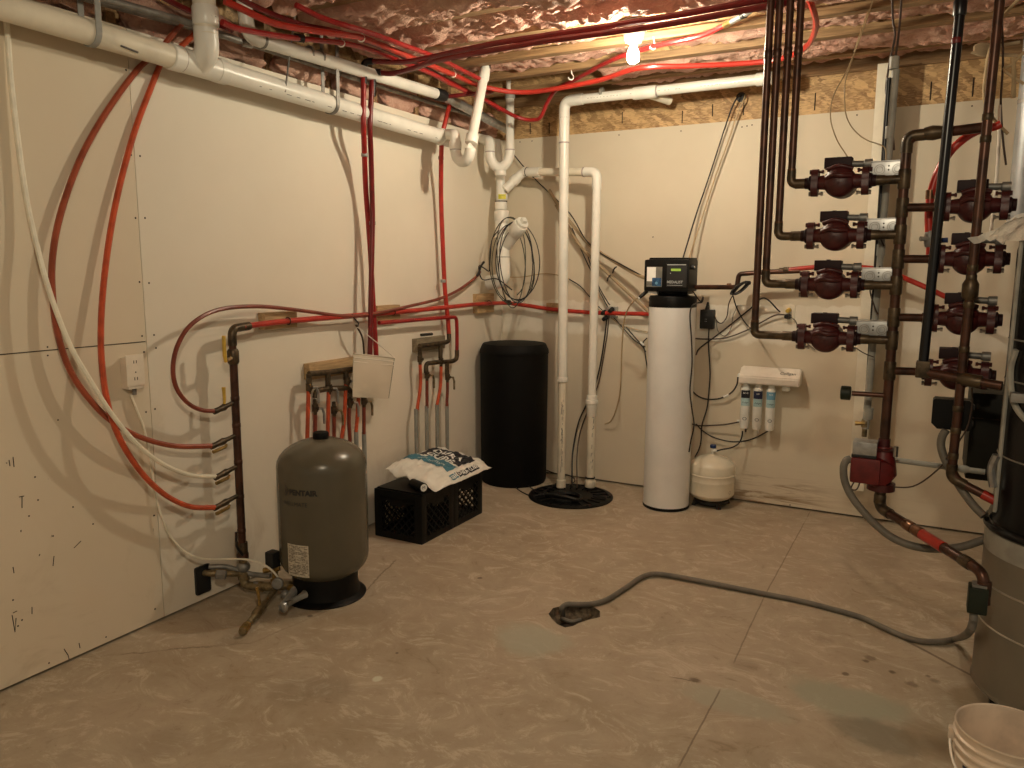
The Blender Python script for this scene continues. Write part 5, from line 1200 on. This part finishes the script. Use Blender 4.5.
# main manifold between the pump columns
mx = (P(908, 150).x+P(883, 440).x)/2; zt_ = P(910, 136).z; zb_ = P(882, 445).z
t = thing('copper_manifold', 'brown upright copper manifold between the two pump columns', 'manifold', V((mx, -YP, zb_)))
MB().tube(fillet([V((mx, -YP, zb_)), V((mx, -YP, zt_)), P(945, 132), P(986, 127, -.03)], .045), .0175, 18).build('riser_pipe', 'copper', t)
MB().tube(fillet([V((mx, -YP, zt_-.06)), V((mx, -YP, zt_)), P(925, 134.5)], .045), .0205, 16).build('elbow', 'copper_fitting', t)
MB().tube([P(924, 134), P(932, 133), P(933, 133), P(943, 132)], [.021, .026, .026, .021], 14).build('union', 'copper_fitting', t)
for i in range(4):
    c = P(*LP[i]); collar(t, 'tee_fitting', V((mx, -YP, c.z)), (0, 0, 1), .0212, .07, 'copper_fitting')
    MB().tube([V((c.x+.12, -YP, c.z)), V((c.x+.15, -YP, c.z)), V((c.x+.155, -YP, c.z)), V((mx, -YP, c.z))], [.019, .019, .0165, .0165], 14).build('left_stub', 'copper_fitting', t)
    q = V((mx, -YP, P(RPx[i][0]-70, RPx[i][1]+2).z)); r_ = P(*RPx[i], -.02)
    q.z = r_.z
    MB().tube([q, V((r_.x-.13, r_.y, r_.z)), V((r_.x-.128, r_.y, r_.z)), V((r_.x-.11, r_.y, r_.z))], [.0152, .0152, .019, .019], 14).build('right_stub', 'copper', t)
    collar(t, 'tee_fitting', q, (0, 0, 1), .0212, .07, 'copper_fitting')
gz = P(866, 394).z
MB().tube([V((mx, -YP, gz)), V((P(852, 393).x, -YP-.01, gz))], .0095, 12).build('gauge_stub', 'copper', t)
gp = V((P(846, 393).x, -YP-.01, gz)); MB().tube([gp+V((-.018, 0, 0)), gp+V((-.016, 0, 0)), gp+V((.016, 0, 0)), gp+V((.018, 0, 0))], [.024, .027, .027, .024], 20).build('gauge', 'green_dark', t)
# grey boxes on the left column
def jbox(c, label):
    c = V(c); t = thing('junction_box', label, 'junction box', c, 'grey junction boxes beside the left pumps')
    MB().box(c, (.118, .118, .056), None, .003).build('box', 'galvanized', t)
    for dx_ in (-.030, .030):
        for r_ in (.0185, .012): MB().lathe([(r_, -.0005), (r_, .0010), (r_-.0024, .0010), (r_-.0024, -.0005)], c+V((dx_, -.0592, .0)), (0, -1, 0), 20, caps=False).build('knockout_ring', 'galvanized_dull', t)
    for dx_, dz_ in ((0, .012), (0, -.002), (-.024, -.0225), (.022, -.0225)): MB().cyl(c+V((dx_, -.059, dz_)), c+V((dx_, -.0604, dz_)), .0032, 8).build('screw_hole', 'grime', t)
    MB().box(c+V((0, 0, .030)), (.12, .12, .003), None, .001).build('cover', 'galvanized', t)
    return t
for i, (px, py) in enumerate(((889.5, 171), (884.5, 227.5), (879.5, 276), (874, 328.5))):
    c = P(px, py, -.06); jb = jbox(c, 'grey metal junction box beside the pump, %s of the left column' % ordl[i]) if i == 0 else copy_tree(jb, c, 'grey metal junction box beside the pump, %s in the left column' % ordl[i])
# grey conduit and black rod standing behind the boxes
xg = P(890, 150, -.10).x; zc0, zc1 = P(880, 430, -.10).z, P(893, 70, -.10).z
t = thing('metal_conduit', 'grey upright conduit behind the junction boxes', 'conduit', V((xg, -YP+.10, zc0)))
MB().tube([V((xg-.015, -YP+.10, zc0)), V((xg, -YP+.10, zc1))], .0135, 14).build('conduit', 'conduit_grey', t)
for py in (64, 133, 250, 415): p = V((xg-.007, -YP+.10, P(885, py, -.10).z)); collar(t, 'coupling', p, (0, 0, 1), .0165, .045, 'conduit_grey')
xb = P(883, 250, -.10).x
t = thing('steel_rod', 'thin black upright pipe with a small brass valve at its foot, left of the conduit', 'pipe', P(865, 440, -.10))
e0, e1 = P(889, 78, -.10), P(865.5, 418, -.10)
MB().tube([e0, e1], .0085, 10).build('pipe', 'steel_black', t)
MB().tube([e1+V((0, 0, .02)), e1, e1+V((0, 0, -.012)), e1+V((0, 0, -.035)), e1+V((0, 0, -.04)), e1+V((0, 0, -.075))], [.010, .010, .015, .015, .010, .010], 10).build('valve', 'brass_old', t)
MB().tube([e1+V((0, -.01, -.02)), e1+V((-.035, -.014, -.022))], [.006, .009], 8).build('valve_handle', 'brass', t)
# red zone pump at the foot of the manifold
rp_ = P(868, 462)
t = thing('zone_pump', 'brighter red pump with a grey wiring box at the foot of the copper manifold', 'pump', P(868, 490))
ppx = P(870, 470).x; px_ = mx
fz0, fz1 = P(882, 446).z, P(869, 486).z
MB().tube([V((px_, -YP, fz0+.03)), V((px_, -YP, fz0)), V((px_, -YP, fz0-.01)), V((px_, -YP, fz0-.012))], [.021, .021, .045, .045], 18).build('top_flange', 'pump_red', t)
cz = P(868, 464).z
body = MB(); body.box(V((px_-.055, -YP-.03, cz-.012)), (.105, .10, .10), None, .014)
body.tube([V((px_, -YP, fz0)), V((px_, -YP, cz+.02)), V((px_, -YP-.005, cz-.03)), V((px_, -YP, fz1+.02))], [.03, .045, .052, .03], 20)
body.lathe([(.0, .06), (.045, .052), (.058, .03), (.058, -.03), (0, -.04)], V((px_-.02, -YP-.01, cz-.02)), (.5, -1, 0), 28)
body.build('body', 'pump_bright_red', t)
MB().tube([V((px_, -YP, fz1+.025)), V((px_, -YP, fz1+.02)), V((px_, -YP, fz1-.008)), V((px_, -YP, fz1-.012))], [.035, .050, .050, .035], 18).build('bottom_flange', 'pump_red', t)
MB().box(V((px_-.062, -YP-.03, cz+.072)), (.084, .08, .05), None, .004).build('wiring_box', 'galvanized', t)
MB().span((px_-.106, -YP-.074, cz+.038), (px_-.02, -YP+.01, cz+.047), .001).build('gasket', 'rubber', t)
for s in (-1, 1):
    MB().tube([V((px_+s*.042, -YP-.03, fz0-.03)), V((px_+s*.042, -YP-.03, fz0+.01))], .009, 6).build('bolt', 'bolt', t)
MB().tube(spline([V((px_-.09, -YP-.05, cz-.06)), V((px_-.10, -YP-.06, cz-.09)), V((px_-.08, -YP-.06, cz-.09)), V((px_-.07, -YP-.05, cz-.06))]), .0028, 6).build('wire_loop', 'wire_brown', t)
# return pipe from the pump to the right
tail = D(984, 573, 2.45); el = V((px_, -YP, P(870, 506).z)); tail.z = min(tail.z, el.z-.02)
t = thing('copper_pipe', 'copper return pipe from the red pump sloping right past the flexible hose', 'pipe', tail)
MB().tube(fillet([V((px_, -YP, fz1)), el, tail, tail+V((.008, -.004, -.10))], .04), .0175, 16).build('pipe', 'copper', t)
MB().tube(fillet([V((px_, -YP, fz1-.01)), el, el+(tail-el).normalized()*.07], .04), .0205, 16).build('elbow', 'copper_fitting', t)
collar(t, 'joint_ring', V((px_, -YP, fz1-.045)), (0, 0, 1), .022, .035, 'copper_fitting')
d_ = (tail-el)
for k in (.33, .42, .86): collar(t, 'coupling', el+d_*k, d_, .0205, .045, 'copper_bright' if k < .86 else 'copper_fitting')
MB().tube([el+d_*.46, el+d_*.66], .0195, 16).build('red_section', 'pex_bright', t, label='bright red section')
collar(t, 'coupling', tail+V((.004, -.002, -.05)), (0, 0, 1), .021, .05, 'copper')
# hose and box at its end, across the floor into the hole
bx = D(974.5, 598, 2.47)
t = thing('hose_box', 'dark green box at the pipe end beside the big tank, where the floor hose starts', 'box', bx)
MB().box(bx+V((.008, 0, 0)), (.055, .06, .085), None, .006).build('box', 'green_dark', t)
MB().box(bx+V((.01, 0, .046)), (.04, .045, .010), None, .002).build('lid', 'galvanized_dull', t)
hz = .012
hose('drain_hose', [bx+V((.0, .0, -.035)), D(973, 622, 2.47), D(968, 633, 2.49), F(957, 638.5, .05), F(941, 641.5, hz+.006), F(920, 641, hz), F(902, 636, hz), F(880, 626, hz), F(860, 617, hz), F(830, 608.5, hz), F(800, 601, hz), F(770, 595, hz), F(735, 588, hz+.003), F(700, 581, hz+.004), F(670, 575.5, hz+.004), F(652, 574, hz+.004), F(640, 578, hz+.003), F(630, 585, hz), F(618, 593, hz), F(606, 600, hz), F(592, 604, hz+.002), F(577, 604.5, hz+.006), F(567, 604.5, hz+.008), F(562, 608, hz), F(562.5, 613, -.02), F(563, 617, -.05)], .0125, 'flex_grey', 'long grey hose snaking across the floor into the broken out hole', 'hose', n=8, seg=10)
p = F(569, 621.5, -.035)
tag(MB().tube(spline([p+V((-.045, .02, -.005)), p+V((-.02, -.01, .01)), p+V((.02, -.01, .008)), p+V((.05, .02, .012))]), .009, 8).build('pipe_stub', 'flex_grey', org=p), 'short grey pipe end lying in the broken out floor hole', 'pipe')
# flexible conduits
hose('flexible_conduit', [P(850, 459, .06), P(846, 461, .07), P(843.5, 468, .08), P(845, 482, .09), P(852, 497, .10), P(862, 510, .12), P(876, 525, .13), P(893, 538, .15), P(913, 546, .16), P(935, 549, .15), P(960, 547, .13), P(980, 541, .11), P(992, 536, .09)], .0145, 'flex_grey', 'thick grey flexible conduit looping below the red pump to the big tank', 'conduit', seg=10)
t = thing('control_box', 'black control box with cut corners hanging on a copper pipe beside the big tank', 'box', P(952, 428, .05))
cb_ = P(952, 415, .03); W_, H_ = .064, .055
poly = []
for sx, sz, c_ in ((-1, -1, .02), (1, -1, .008), (1, 1, .012), (-1, 1, .006)):
    a_ = [(sx*W_, sz*(H_-c_)), (sx*(W_-c_), sz*H_)]
    if sx*sz > 0: pass
    else: a_ = a_[::-1]
    poly += [cb_+V((x, 0.0, z)) for x, z in (a_ if sx*sz < 0 else a_)]
ctr = cb_; poly.sort(key=lambda p_: math.atan2(p_.z-ctr.z, p_.x-ctr.x))
MB().prism(poly, (0, 0, 0), (0, .07, 0)).build('case', 'black_plastic', t)
for dz_ in (.03, -.03): MB().box(cb_+V((W_+.002, .03, dz_)), (.008, .03, .016), None, .002).build('latch', 'rubber', t)
hose('flexible_conduit', [P(946, 430, .06), P(942, 437, .06), P(941, 446, .06), P(944, 457, .07), P(950, 470, .08), P(958, 484, .10), P(967, 497, .12), P(975, 507, .14), P(984, 516, .16)], .014, 'flex_grey', 'brown grey flexible conduit from the black control box behind the big tank', 'conduit', seg=10)
# copper pipe in front of the right pumps
xB = P(989, 100, .12).x; zB0 = P(952, 478, .12).z; 
t = thing('copper_pipe', 'tall copper pipe passing in front of the right hand pumps with a round union', 'pipe', V((xB, -YP-.12, zB0)))
XB0 = P(1000, 0, .12).x; XB1 = P(951, 478, .12).x
el2 = V((XB1, -YP-.12, zB0)); e3 = P(990, 498, .14)
MB().tube(fillet([V((XB0, -YP-.12, 2.72)), V((XB0, -YP-.12, 2.45)), el2, e3], .05), .0152, 16).build('pipe', 'copper', t)
def onB(py): z = P(975, py, .12).z; k = (2.45-z)/(2.45-zB0); return V((XB0+(XB1-XB0)*max(0, k), -YP-.12, z))
for py in (118, 140, 268, 278, 305, 350, 410, 432, 458): collar(t, 'joint_ring', onB(py), (0, 0, 1), .0172, .022, 'copper_fitting')
u = onB(290); MB().tube([u+V((0, 0, -.035)), u+V((0, 0, -.02)), u+V((0, 0, .02)), u+V((0, 0, .035))], [.018, .026, .026, .018], 16).build('union', 'copper_fitting', t)
MB().tube(fillet([el2+V((0, 0, .05)), el2, el2+(e3-el2).normalized()*.05], .04), .0185, 14).build('elbow', 'copper_fitting', t)
MB().tube([e3+(el2-e3)*.20, e3+(e3-el2)*.4], .0172, 14).build('red_section', 'pex_bright', t, label='bright red section')
# black steel gas pipe
g0, g1 = P(961, 0, .10), P(923, 365, .10)
t = thing('gas_pipe', 'black steel gas pipe dropping between the manifold and the right pumps', 'pipe', g1)
MB().tube([V((g0.x, g0.y, 2.72)), g0+V((0, 0, -.02)), g1], .0165, 16).build('pipe', 'steel_black', t)
MB().tube(fillet([V((g0.x-.03, g0.y+.02, 2.62)), V((g0.x+.06, g0.y, 2.60)), V((g0.x+.07, g0.y+.02, 2.45))], .03), .02, 12).build('top_elbow', 'steel_black', t)
collar(t, 'coupling', P(960, 8, .10), (0, 0, 1), .021, .05, 'steel_black'); collar(t, 'red_mark', P(956.5, 41, .10), (0, 0, 1), .0172, .02, 'pump_bright_red')
MB().box(g1+V((0, 0, -.015)), (.045, .045, .06), None, .006).build('elbow', 'copper_fitting', t)
h0, h1 = g1+V((.01, -.005, -.025)), P(1002, 386, .16)
MB().tube([h0, h1], .0165, 14).build('branch_pipe', 'copper', t)
for k in (.5, .62): collar(t, 'coupling', h0+(h1-h0)*k, h1-h0, .0195 if k < .6 else .023, .03 if k < .6 else .06, 'copper_fitting')
# red pipe behind
t = thing('heating_pipe', 'red tube with a small valve curving behind the black gas pipe', 'tube', P(930, 225, -.10))
MB().tube(spline([P(1001, 124, -.14), P(994, 127, -.14), P(980, 130, -.12), P(965, 138, -.10), P(950, 152, -.10), P(939, 170, -.10), P(932, 190, -.10), P(929, 210, -.10), P(929, 232, -.10)]), .0145, 10).build('tube', 'pex_bright', t)
MB().tube([P(930.5, 190, -.10), P(930, 199, -.10)], .016, 10).build('crimp_ring', 'copper_bright', t)
v = P(929.5, 239, -.10)
MB().tube([v+V((0, 0, .03)), v+V((0, 0, .015)), v+V((0, 0, -.015)), v+V((0, 0, -.03))], [.014, .019, .019, .014], 12).build('valve', 'galvanized_dull', t)
MB().tube([v+V((0, -.015, 0)), v+V((-.03, -.03, .0))], [.006, .009], 8).build('valve_handle', 'conduit_grey', t)
MB().tube([P(930, 247, -.10), P(929.5, 262, -.10)], .0135, 10).build('lower_tube', 'pex_bright', t)
MB().tube([P(940, 240.5, -.05), P(948, 240, -.05)], .009, 8).build('lever', 'valve_blue', t)
# cables in the right hand ceiling corner
hose('thermostat_wire', [B(876, -10, 1.6), B(873, 0, 1.62), B(862, 33, 1.7), B(848, 68, 1.75), B(836, 90, 1.8), B(831, 105, 1.82), B(831, 122, 1.84), B(837, 140, 1.86), B(845, 153, 1.88), P(851, 162, -.04)], .0022, 'wire_tan', 'left thin tan wire hanging to the topmost pump', 'wire', 'thin wires dropping to the pumps')
hose('thermostat_wire', [B(868, 12, 1.65), B(858, 40, 1.7), B(853, 58, 1.72), B(846, 78, 1.75), B(844.5, 100, 1.77), B(847, 118, 1.78), B(855, 131, 1.8), B(867, 140, 1.8), B(884, 147, 1.82), P(886, 160, -.06)], .0022, 'wire_tan', 'right thin tan wire hanging to the topmost junction box', 'wire', 'thin wires dropping to the pumps')
hose('control_cable', [B(892, -8, 1.75), B(893, 20, 1.75), B(895, 36, 1.75), B(889, 66, 1.75), B(886, 90, 1.76), B(889, 110, 1.78), B(886, 140, 1.8)], .004, 'wire_brown', 'left brown cable dropping along the white post', 'cable')
hose('control_cable', [B(902, -8, 1.75), B(900, 20, 1.75), B(898, 40, 1.75), B(895, 64, 1.75), B(896, 90, 1.76), B(892, 118, 1.78), B(894, 150, 1.8)], .004, 'wire_brown', 'right brown cable dropping along the white post', 'cable')
for i, (y0, y1, y2) in enumerate(((218, 232, 246), (266, 290, 314))):
    hose('control_cable', [P(885-5*i, y0, -.07), P(878-5*i, (y0+y1)/2, -.06), P(876-6*i, y1, -.06), P(881-6*i, y2-6, -.06), P(884-6*i, y2, -.07)], .0028, 'wire_brown', ['brown lead between the second and third junction boxes', 'brown lead between the third and lowest junction boxes'][i], 'cable')
hose('control_cable', [P(856, 348, -.02), P(862, 352, -.03), P(868, 355, -.04), P(874, 357, -.06)], .002, 'wire_brown', 'thin brown lead under the lowest left pump', 'cable')
pts = []
for k in range(64):
    a_ = 2*PI*k/14; pts.append(B(984+9*math.cos(a_)*(1+.0*k), 49-3.2*math.sin(a_)+.0*k+(k/64)*6-2, 1.15+.0*k))
hose('cable_coil', [B(1020, 42, 1.15)]+pts+[B(1022, 56, 1.15)], .007, 'tan_tube', 'coil of pale cable tucked under the joists at the top right', 'cable', n=3)
for i, (pp, r_, m_, lb) in enumerate((([(1024, -6), (1010, 8), (1002, 18), (998, 34), (990, 50), (986, 70), (984, 95), (988, 110), (996, 122), (1008, 134)], .006, 'wire_tan', 'cream cable bending down beside the tall copper pipe'),
      ([(1002, 20), (1003, 60), (1001, 95), (1001, 110), (1003, 140), (1006, 165)], .004, 'wire_brown', 'brown cable hanging at the right edge behind the copper pipe'),
      ([(1013, 58), (1014, 80), (1013, 98)], .008, 'wire_tan', 'short pale cable end hanging at the right edge'),
      ([(1000, 105), (999, 140), (996, 186), (990, 240)], .006, 'white_plastic', 'white cable dropping behind the top right pump'),
      ([(1024, 52), (1012, 64), (1004, 70), (1024, 84)], .006, 'wire_tan', 'pale cable bent back on itself at the right edge'))):
    hose('cable', [B(x, y, 1.45) for x, y in pp], r_, m_, lb, 'cable', 'cables at the right edge of the view', n=6)
hose('control_cable', [P(883, 484, .02), P(895, 487, .02), P(910, 487, .03), P(922, 482, .04), P(935, 472, .05), P(944, 463, .06), P(948, 456, .09), P(960, 440, .05), P(968, 425, .04), P(972, 405, .04), P(972, 388, .03)], .0028, 'wire_brown', 'thin brown cable sagging from the red pump to the black control box', 'cable')
# pale pipe along the floor side and dark cabinet
q0, q1 = P(888, 459, -.12), P(985, 472, -.12)
t = thing('pale_pipe', 'pale level pipe running from behind the red pump to the dark cabinet', 'pipe', q0)
MB().tube([q0, P(950, 467.5, -.12), q1], .0105, 12).build('pipe', 'conduit_grey', t); MB().tube([P(958, 468.3, -.12), P(961, 468.7, -.12), P(966, 469.4, -.12), P(969, 469.8, -.12)], [.011, .0145, .0145, .011], 12).build('coupling', 'conduit_grey', t)
k0, k1 = P(972, 392, -.20), P(1040, 488, -.20)
t = thing('dark_cabinet', 'dark olive boiler cabinet behind the right pumps, half hidden by the big tank', 'cabinet', V(((k0.x+k1.x)/2, k0.y+.1, k1.z)))
MB().span((k0.x, k0.y, k1.z), (k1.x+.2, k0.y+.32, k0.z), .02).build('case', 'dark_olive', t)
MB().span((k0.x-.002, k0.y-.004, P(980, 418, -.20).z-.004), (k1.x+.2, k0.y+.002, P(980, 418, -.20).z)).build('seam', 'grime', t)
for z_ in (k1.z,): 
    for xx_ in (k1.x+.02, k1.x+.14): MB().span((xx_-.02, k0.y+.05, .001), (xx_+.02, k0.y+.09, k1.z+.01)).build('leg', 'dark_olive', t)
# big tank
tk = V((3.36, -2.04, 0)); RT = .288
t = thing('storage_tank', 'big round tank at the right edge, grey below and glossy black above', 'tank', tk)
def zt(px, py): # height on the near left side of the tank
    return PTZ(px, py)
def PTZ(px, py):
    r_ = ray(px, py); k = (V((tk.x-.24, tk.y-.16, 0))-CC).to_2d().length/ r_.to_2d().length; return (CC+r_*k).z
zr = .665; ztop_ = 1.62
MB().lathe([(RT*.96, .085), (RT*.99, .088), (RT*1.015, .097), (RT*1.0, .108), (RT, .115), (RT, zr), (RT*.9, zr+.005)], tk, seg=80).build('lower_jacket', 'tank_grey', t)
MB().lathe([(RT*1.005, zr-.012), (RT*1.03, zr-.006), (RT*1.035, zr+.004), (RT*1.02, zr+.012), (RT*.975, zr+.02)], tk, seg=80).build('rim_ring', 'tank_black', t)
MB().lathe([(RT*.975, zr), (RT*.985, zr+.03), (RT*.95, zr+.06), (RT*.95, ztop_-.03), (RT*.93, ztop_-.005), (RT*.88, ztop_), (0, ztop_+.01)], tk, seg=80).build('upper_jacket', 'tank_black', t)
MB().lathe([(0, .0851), (RT*.96, .0851)], tk, seg=48).build('bottom_plate', 'tank_black', t)
for z in (.095, .330, .470): MB().lathe([(RT*1.001, z-.0035), (RT*1.010, z), (RT*1.001, z+.0035)], tk, seg=80).build('band', 'tank_band', t)
MB().lathe([(RT*1.001, zr-.085), (RT*1.006, zr-.078), (RT*1.004, zr-.014)], tk, seg=80, ).build('tape_band', 'conduit_grey', t)
for z in (.91, 1.30, 1.165): MB().lathe([(RT*.951, z-.003), (RT*.958, z), (RT*.951, z+.003)], tk, seg=80).build('band', 'wire_grey', t)
for k in range(3):
    a_ = 2*PI*k/3+3.65; p = tk+V((RT*.86*math.cos(a_), RT*.86*math.sin(a_), 0)); MB().span((p.x-.02, p.y-.02, .001), (p.x+.02, p.y+.02, .10), .004).build('leg', 'rubber', t)
a_ = math.atan2(-1, -.85); ed = lambda a, z, r: V((tk.x+r*math.cos(a), tk.y+r*math.sin(a), z))
aE = math.atan2(CC.y-tk.y, CC.x-tk.x) - 1.22
MB().tube([ed(aE+.06, z, RT*.965) for z in (zr+.05, .9, 1.2, ztop_)], .007, 8).build('side_seam', 'conduit_grey', t)
mb = MB(); mb.tube(spline([ed(aE+.05, .80, RT*1.0), ed(aE+.02, .86, RT*1.03), ed(aE+.05, .91, RT*1.0)]), .014, 8); mb.build('drain_valve', 'galvanized', t)
MB().tube(spline([ed(aE+.2, 1.27, RT*.97), ed(aE+.14, 1.20, RT*.975), ed(aE+.25, 1.11, RT*.975), ed(aE+.45, 1.06, RT*.97), ed(aE+.7, 1.03, RT*.97)]), .010, 8).build('cable', 'conduit_grey', t)
MB().box(ed(aE+.33, 1.12, RT*.96), (.05, .05, .03), None, .004).build('bracket', 'galvanized_dull', t)
# clear plastic sheet over the top
mb = MB(); rows = []
for i in range(61):
    u = i/60; a_ = aE-.55+u*2.6; row = []
    for j in range(25):
        v = j/24; r_ = RT*(.35+.66*v) if v < .8 else RT*(.878+.10*(v-.8)*5)
        z = ztop_+.16*(1-v)**1.2 + .012 - .035*max(0, v-.8)*5 + .03*noise.noise(V((u*13, v*5, 1))) + .018*noise.ridged_multi_fractal(V((u*14, v*7, 3)), .9, 2, 3, 1, 2)
        row.append(ed(a_, z, r_+.012*noise.noise(V((u*12, v*3, 4)))))
    rows.append(row)
tip = P(967, 241, .16)
for i in range(0, 21):
    for j in range(25):
        v = j/24; k = (1-i/20)**1.3*(v**1.4); rows[i][j] = rows[i][j].lerp(tip+V((.02*(1-v), 0, .10*(1-v)))+V((.03*i/20, 0, .010*math.sin(i*1.3+j*.6))), k)
mb.grid(rows); o = mb.build('plastic_sheet', 'clear_film', org=tk+V((0, 0, ztop_)), smooth=70)
tag(o, 'crumpled clear plastic sheet draped over the top of the big tank, with a pointed corner', 'plastic sheet')
# grey duct at the right edge
dc = V((B(1012, 160, 1.25).x+.085, -1.25, 0))
t = thing('flue_pipe', 'grey round metal flue at the right edge above the plastic sheet', 'duct', V((dc.x, dc.y, 1.7)))
MB().tube([V((dc.x, dc.y, 1.66)), V((dc.x, dc.y, 2.9))], .085, 32).build('duct', 'flue_grey', t)
collar(t, 'joint_band', V((dc.x, dc.y, 2.2)), (0, 0, 1), .0865, .02, 'galvanized_dull', 32)
# bucket
bk = V((3.123, -2.784, 0)); hB, rB = .30, .1285
t = thing('bucket', 'open dirty white plastic bucket at the bottom right corner', 'bucket', bk)
MB().lathe([(0, .004), (rB*.86, .004), (rB*.88, .0), (rB*.9, .01), (rB*.965, hB-.09), (rB*1.01, hB-.088), (rB*1.01, hB-.083), (rB*.97, hB-.08), (rB*.975, hB-.062), (rB*1.03, hB-.06), (rB*1.03, hB-.054), (rB*.98, hB-.05), (rB*.985, hB-.034), (rB*1.035, hB-.032), (rB*1.035, hB-.027), (rB*.99, hB-.024), (rB*1.0, hB-.006), (rB*1.02, hB-.003), (rB*1.015, hB+.002), (rB*.985, hB), (rB*.97, hB-.01), (rB*.93, .05), (rB*.86, .012), (0, .010)], bk, seg=72).build('pail', 'bucket_white', t)
ab = math.atan2(CC.y-bk.y, CC.x-bk.x)
for a_ in (ab-1.45, ab+1.7):
    p = V((bk.x+rB*1.03*math.cos(a_), bk.y+rB*1.03*math.sin(a_), hB-.045)); MB().box(p, (.022, .022, .034), Matrix.Rotation(a_, 3, 'Z'), .004).build('handle_ear', 'bucket_white', t)
pa, pb = [V((bk.x+rB*1.05*math.cos(a_), bk.y+rB*1.05*math.sin(a_), hB-.05)) for a_ in (ab-1.45, ab+1.7)]
hm = (pa+pb)/2; hd_ = V((math.cos(ab), math.sin(ab), 0))
MB().tube([hm+(pa-hm)*math.cos(PI*k/20)*1.02 + (hd_*.085+V((0, 0, -.105)))*math.sin(PI*k/20)*1.15 for k in range(21)], .0035, 6).build('handle', 'white_plastic', t)
w = lambda x, y, r=rB*.955+.0012: V((bk.x+r*math.cos(ab+x/r), bk.y+r*math.sin(ab+x/r), .14+y))
patch(MB(), w, -.115, .1, -.08, .065, 16, 2).build('label', 'bucket_white', t)
w3 = lambda x, y: w(x, y, rB*.965+.002)
patch(MB(), w3, -.112, .1, .058, .066, 16, 1).build('label_border', 'label_navy', t); patch(MB(), w3, -.112, -.06, -.03, .05, 6, 2).build('label_patch', 'pex_orange', t, label='orange label patch')

# ================================================================ CAMERA, WORLD, VIEW
cam = bpy.data.cameras.new('camera'); cam.sensor_width = 36; cam.lens = CF/1024*36; cam.clip_start = .02
co = bpy.data.objects.new('camera', cam); COL.objects.link(co)
M = Matrix((CR, CU, -CD)).transposed().to_4x4(); M.translation = CC; co.matrix_world = M
sc.camera = co
w = bpy.data.worlds.new('world'); sc.world = w; w.use_nodes = True
w.node_tree.nodes['Background'].inputs[0].default_value = (1, .86, .62, 1); w.node_tree.nodes['Background'].inputs[1].default_value = .13
def rear_lamp(loc, k):
    l = bpy.data.lights.new('rear_bulb', 'POINT'); l.energy = k; l.color = (1, .87, .64); l.shadow_soft_size = .06
    o = bpy.data.objects.new('rear_bulb', l); COL.objects.link(o); o.location = loc
rear_lamp((2.75, -4.9, 2.55), 43)
sc.view_settings.view_transform = 'Standard'; sc.view_settings.look = 'None'; sc.view_settings.exposure = EXPOSURE; sc.view_settings.gamma = 1
sc.view_settings.use_curve_mapping = False
sc.cycles.use_denoising = True
sc.cycles.max_bounces = 8; sc.cycles.diffuse_bounces = 5; sc.cycles.transparent_max_bounces = 12
sc.cycles.sample_clamp_indirect = 6.0
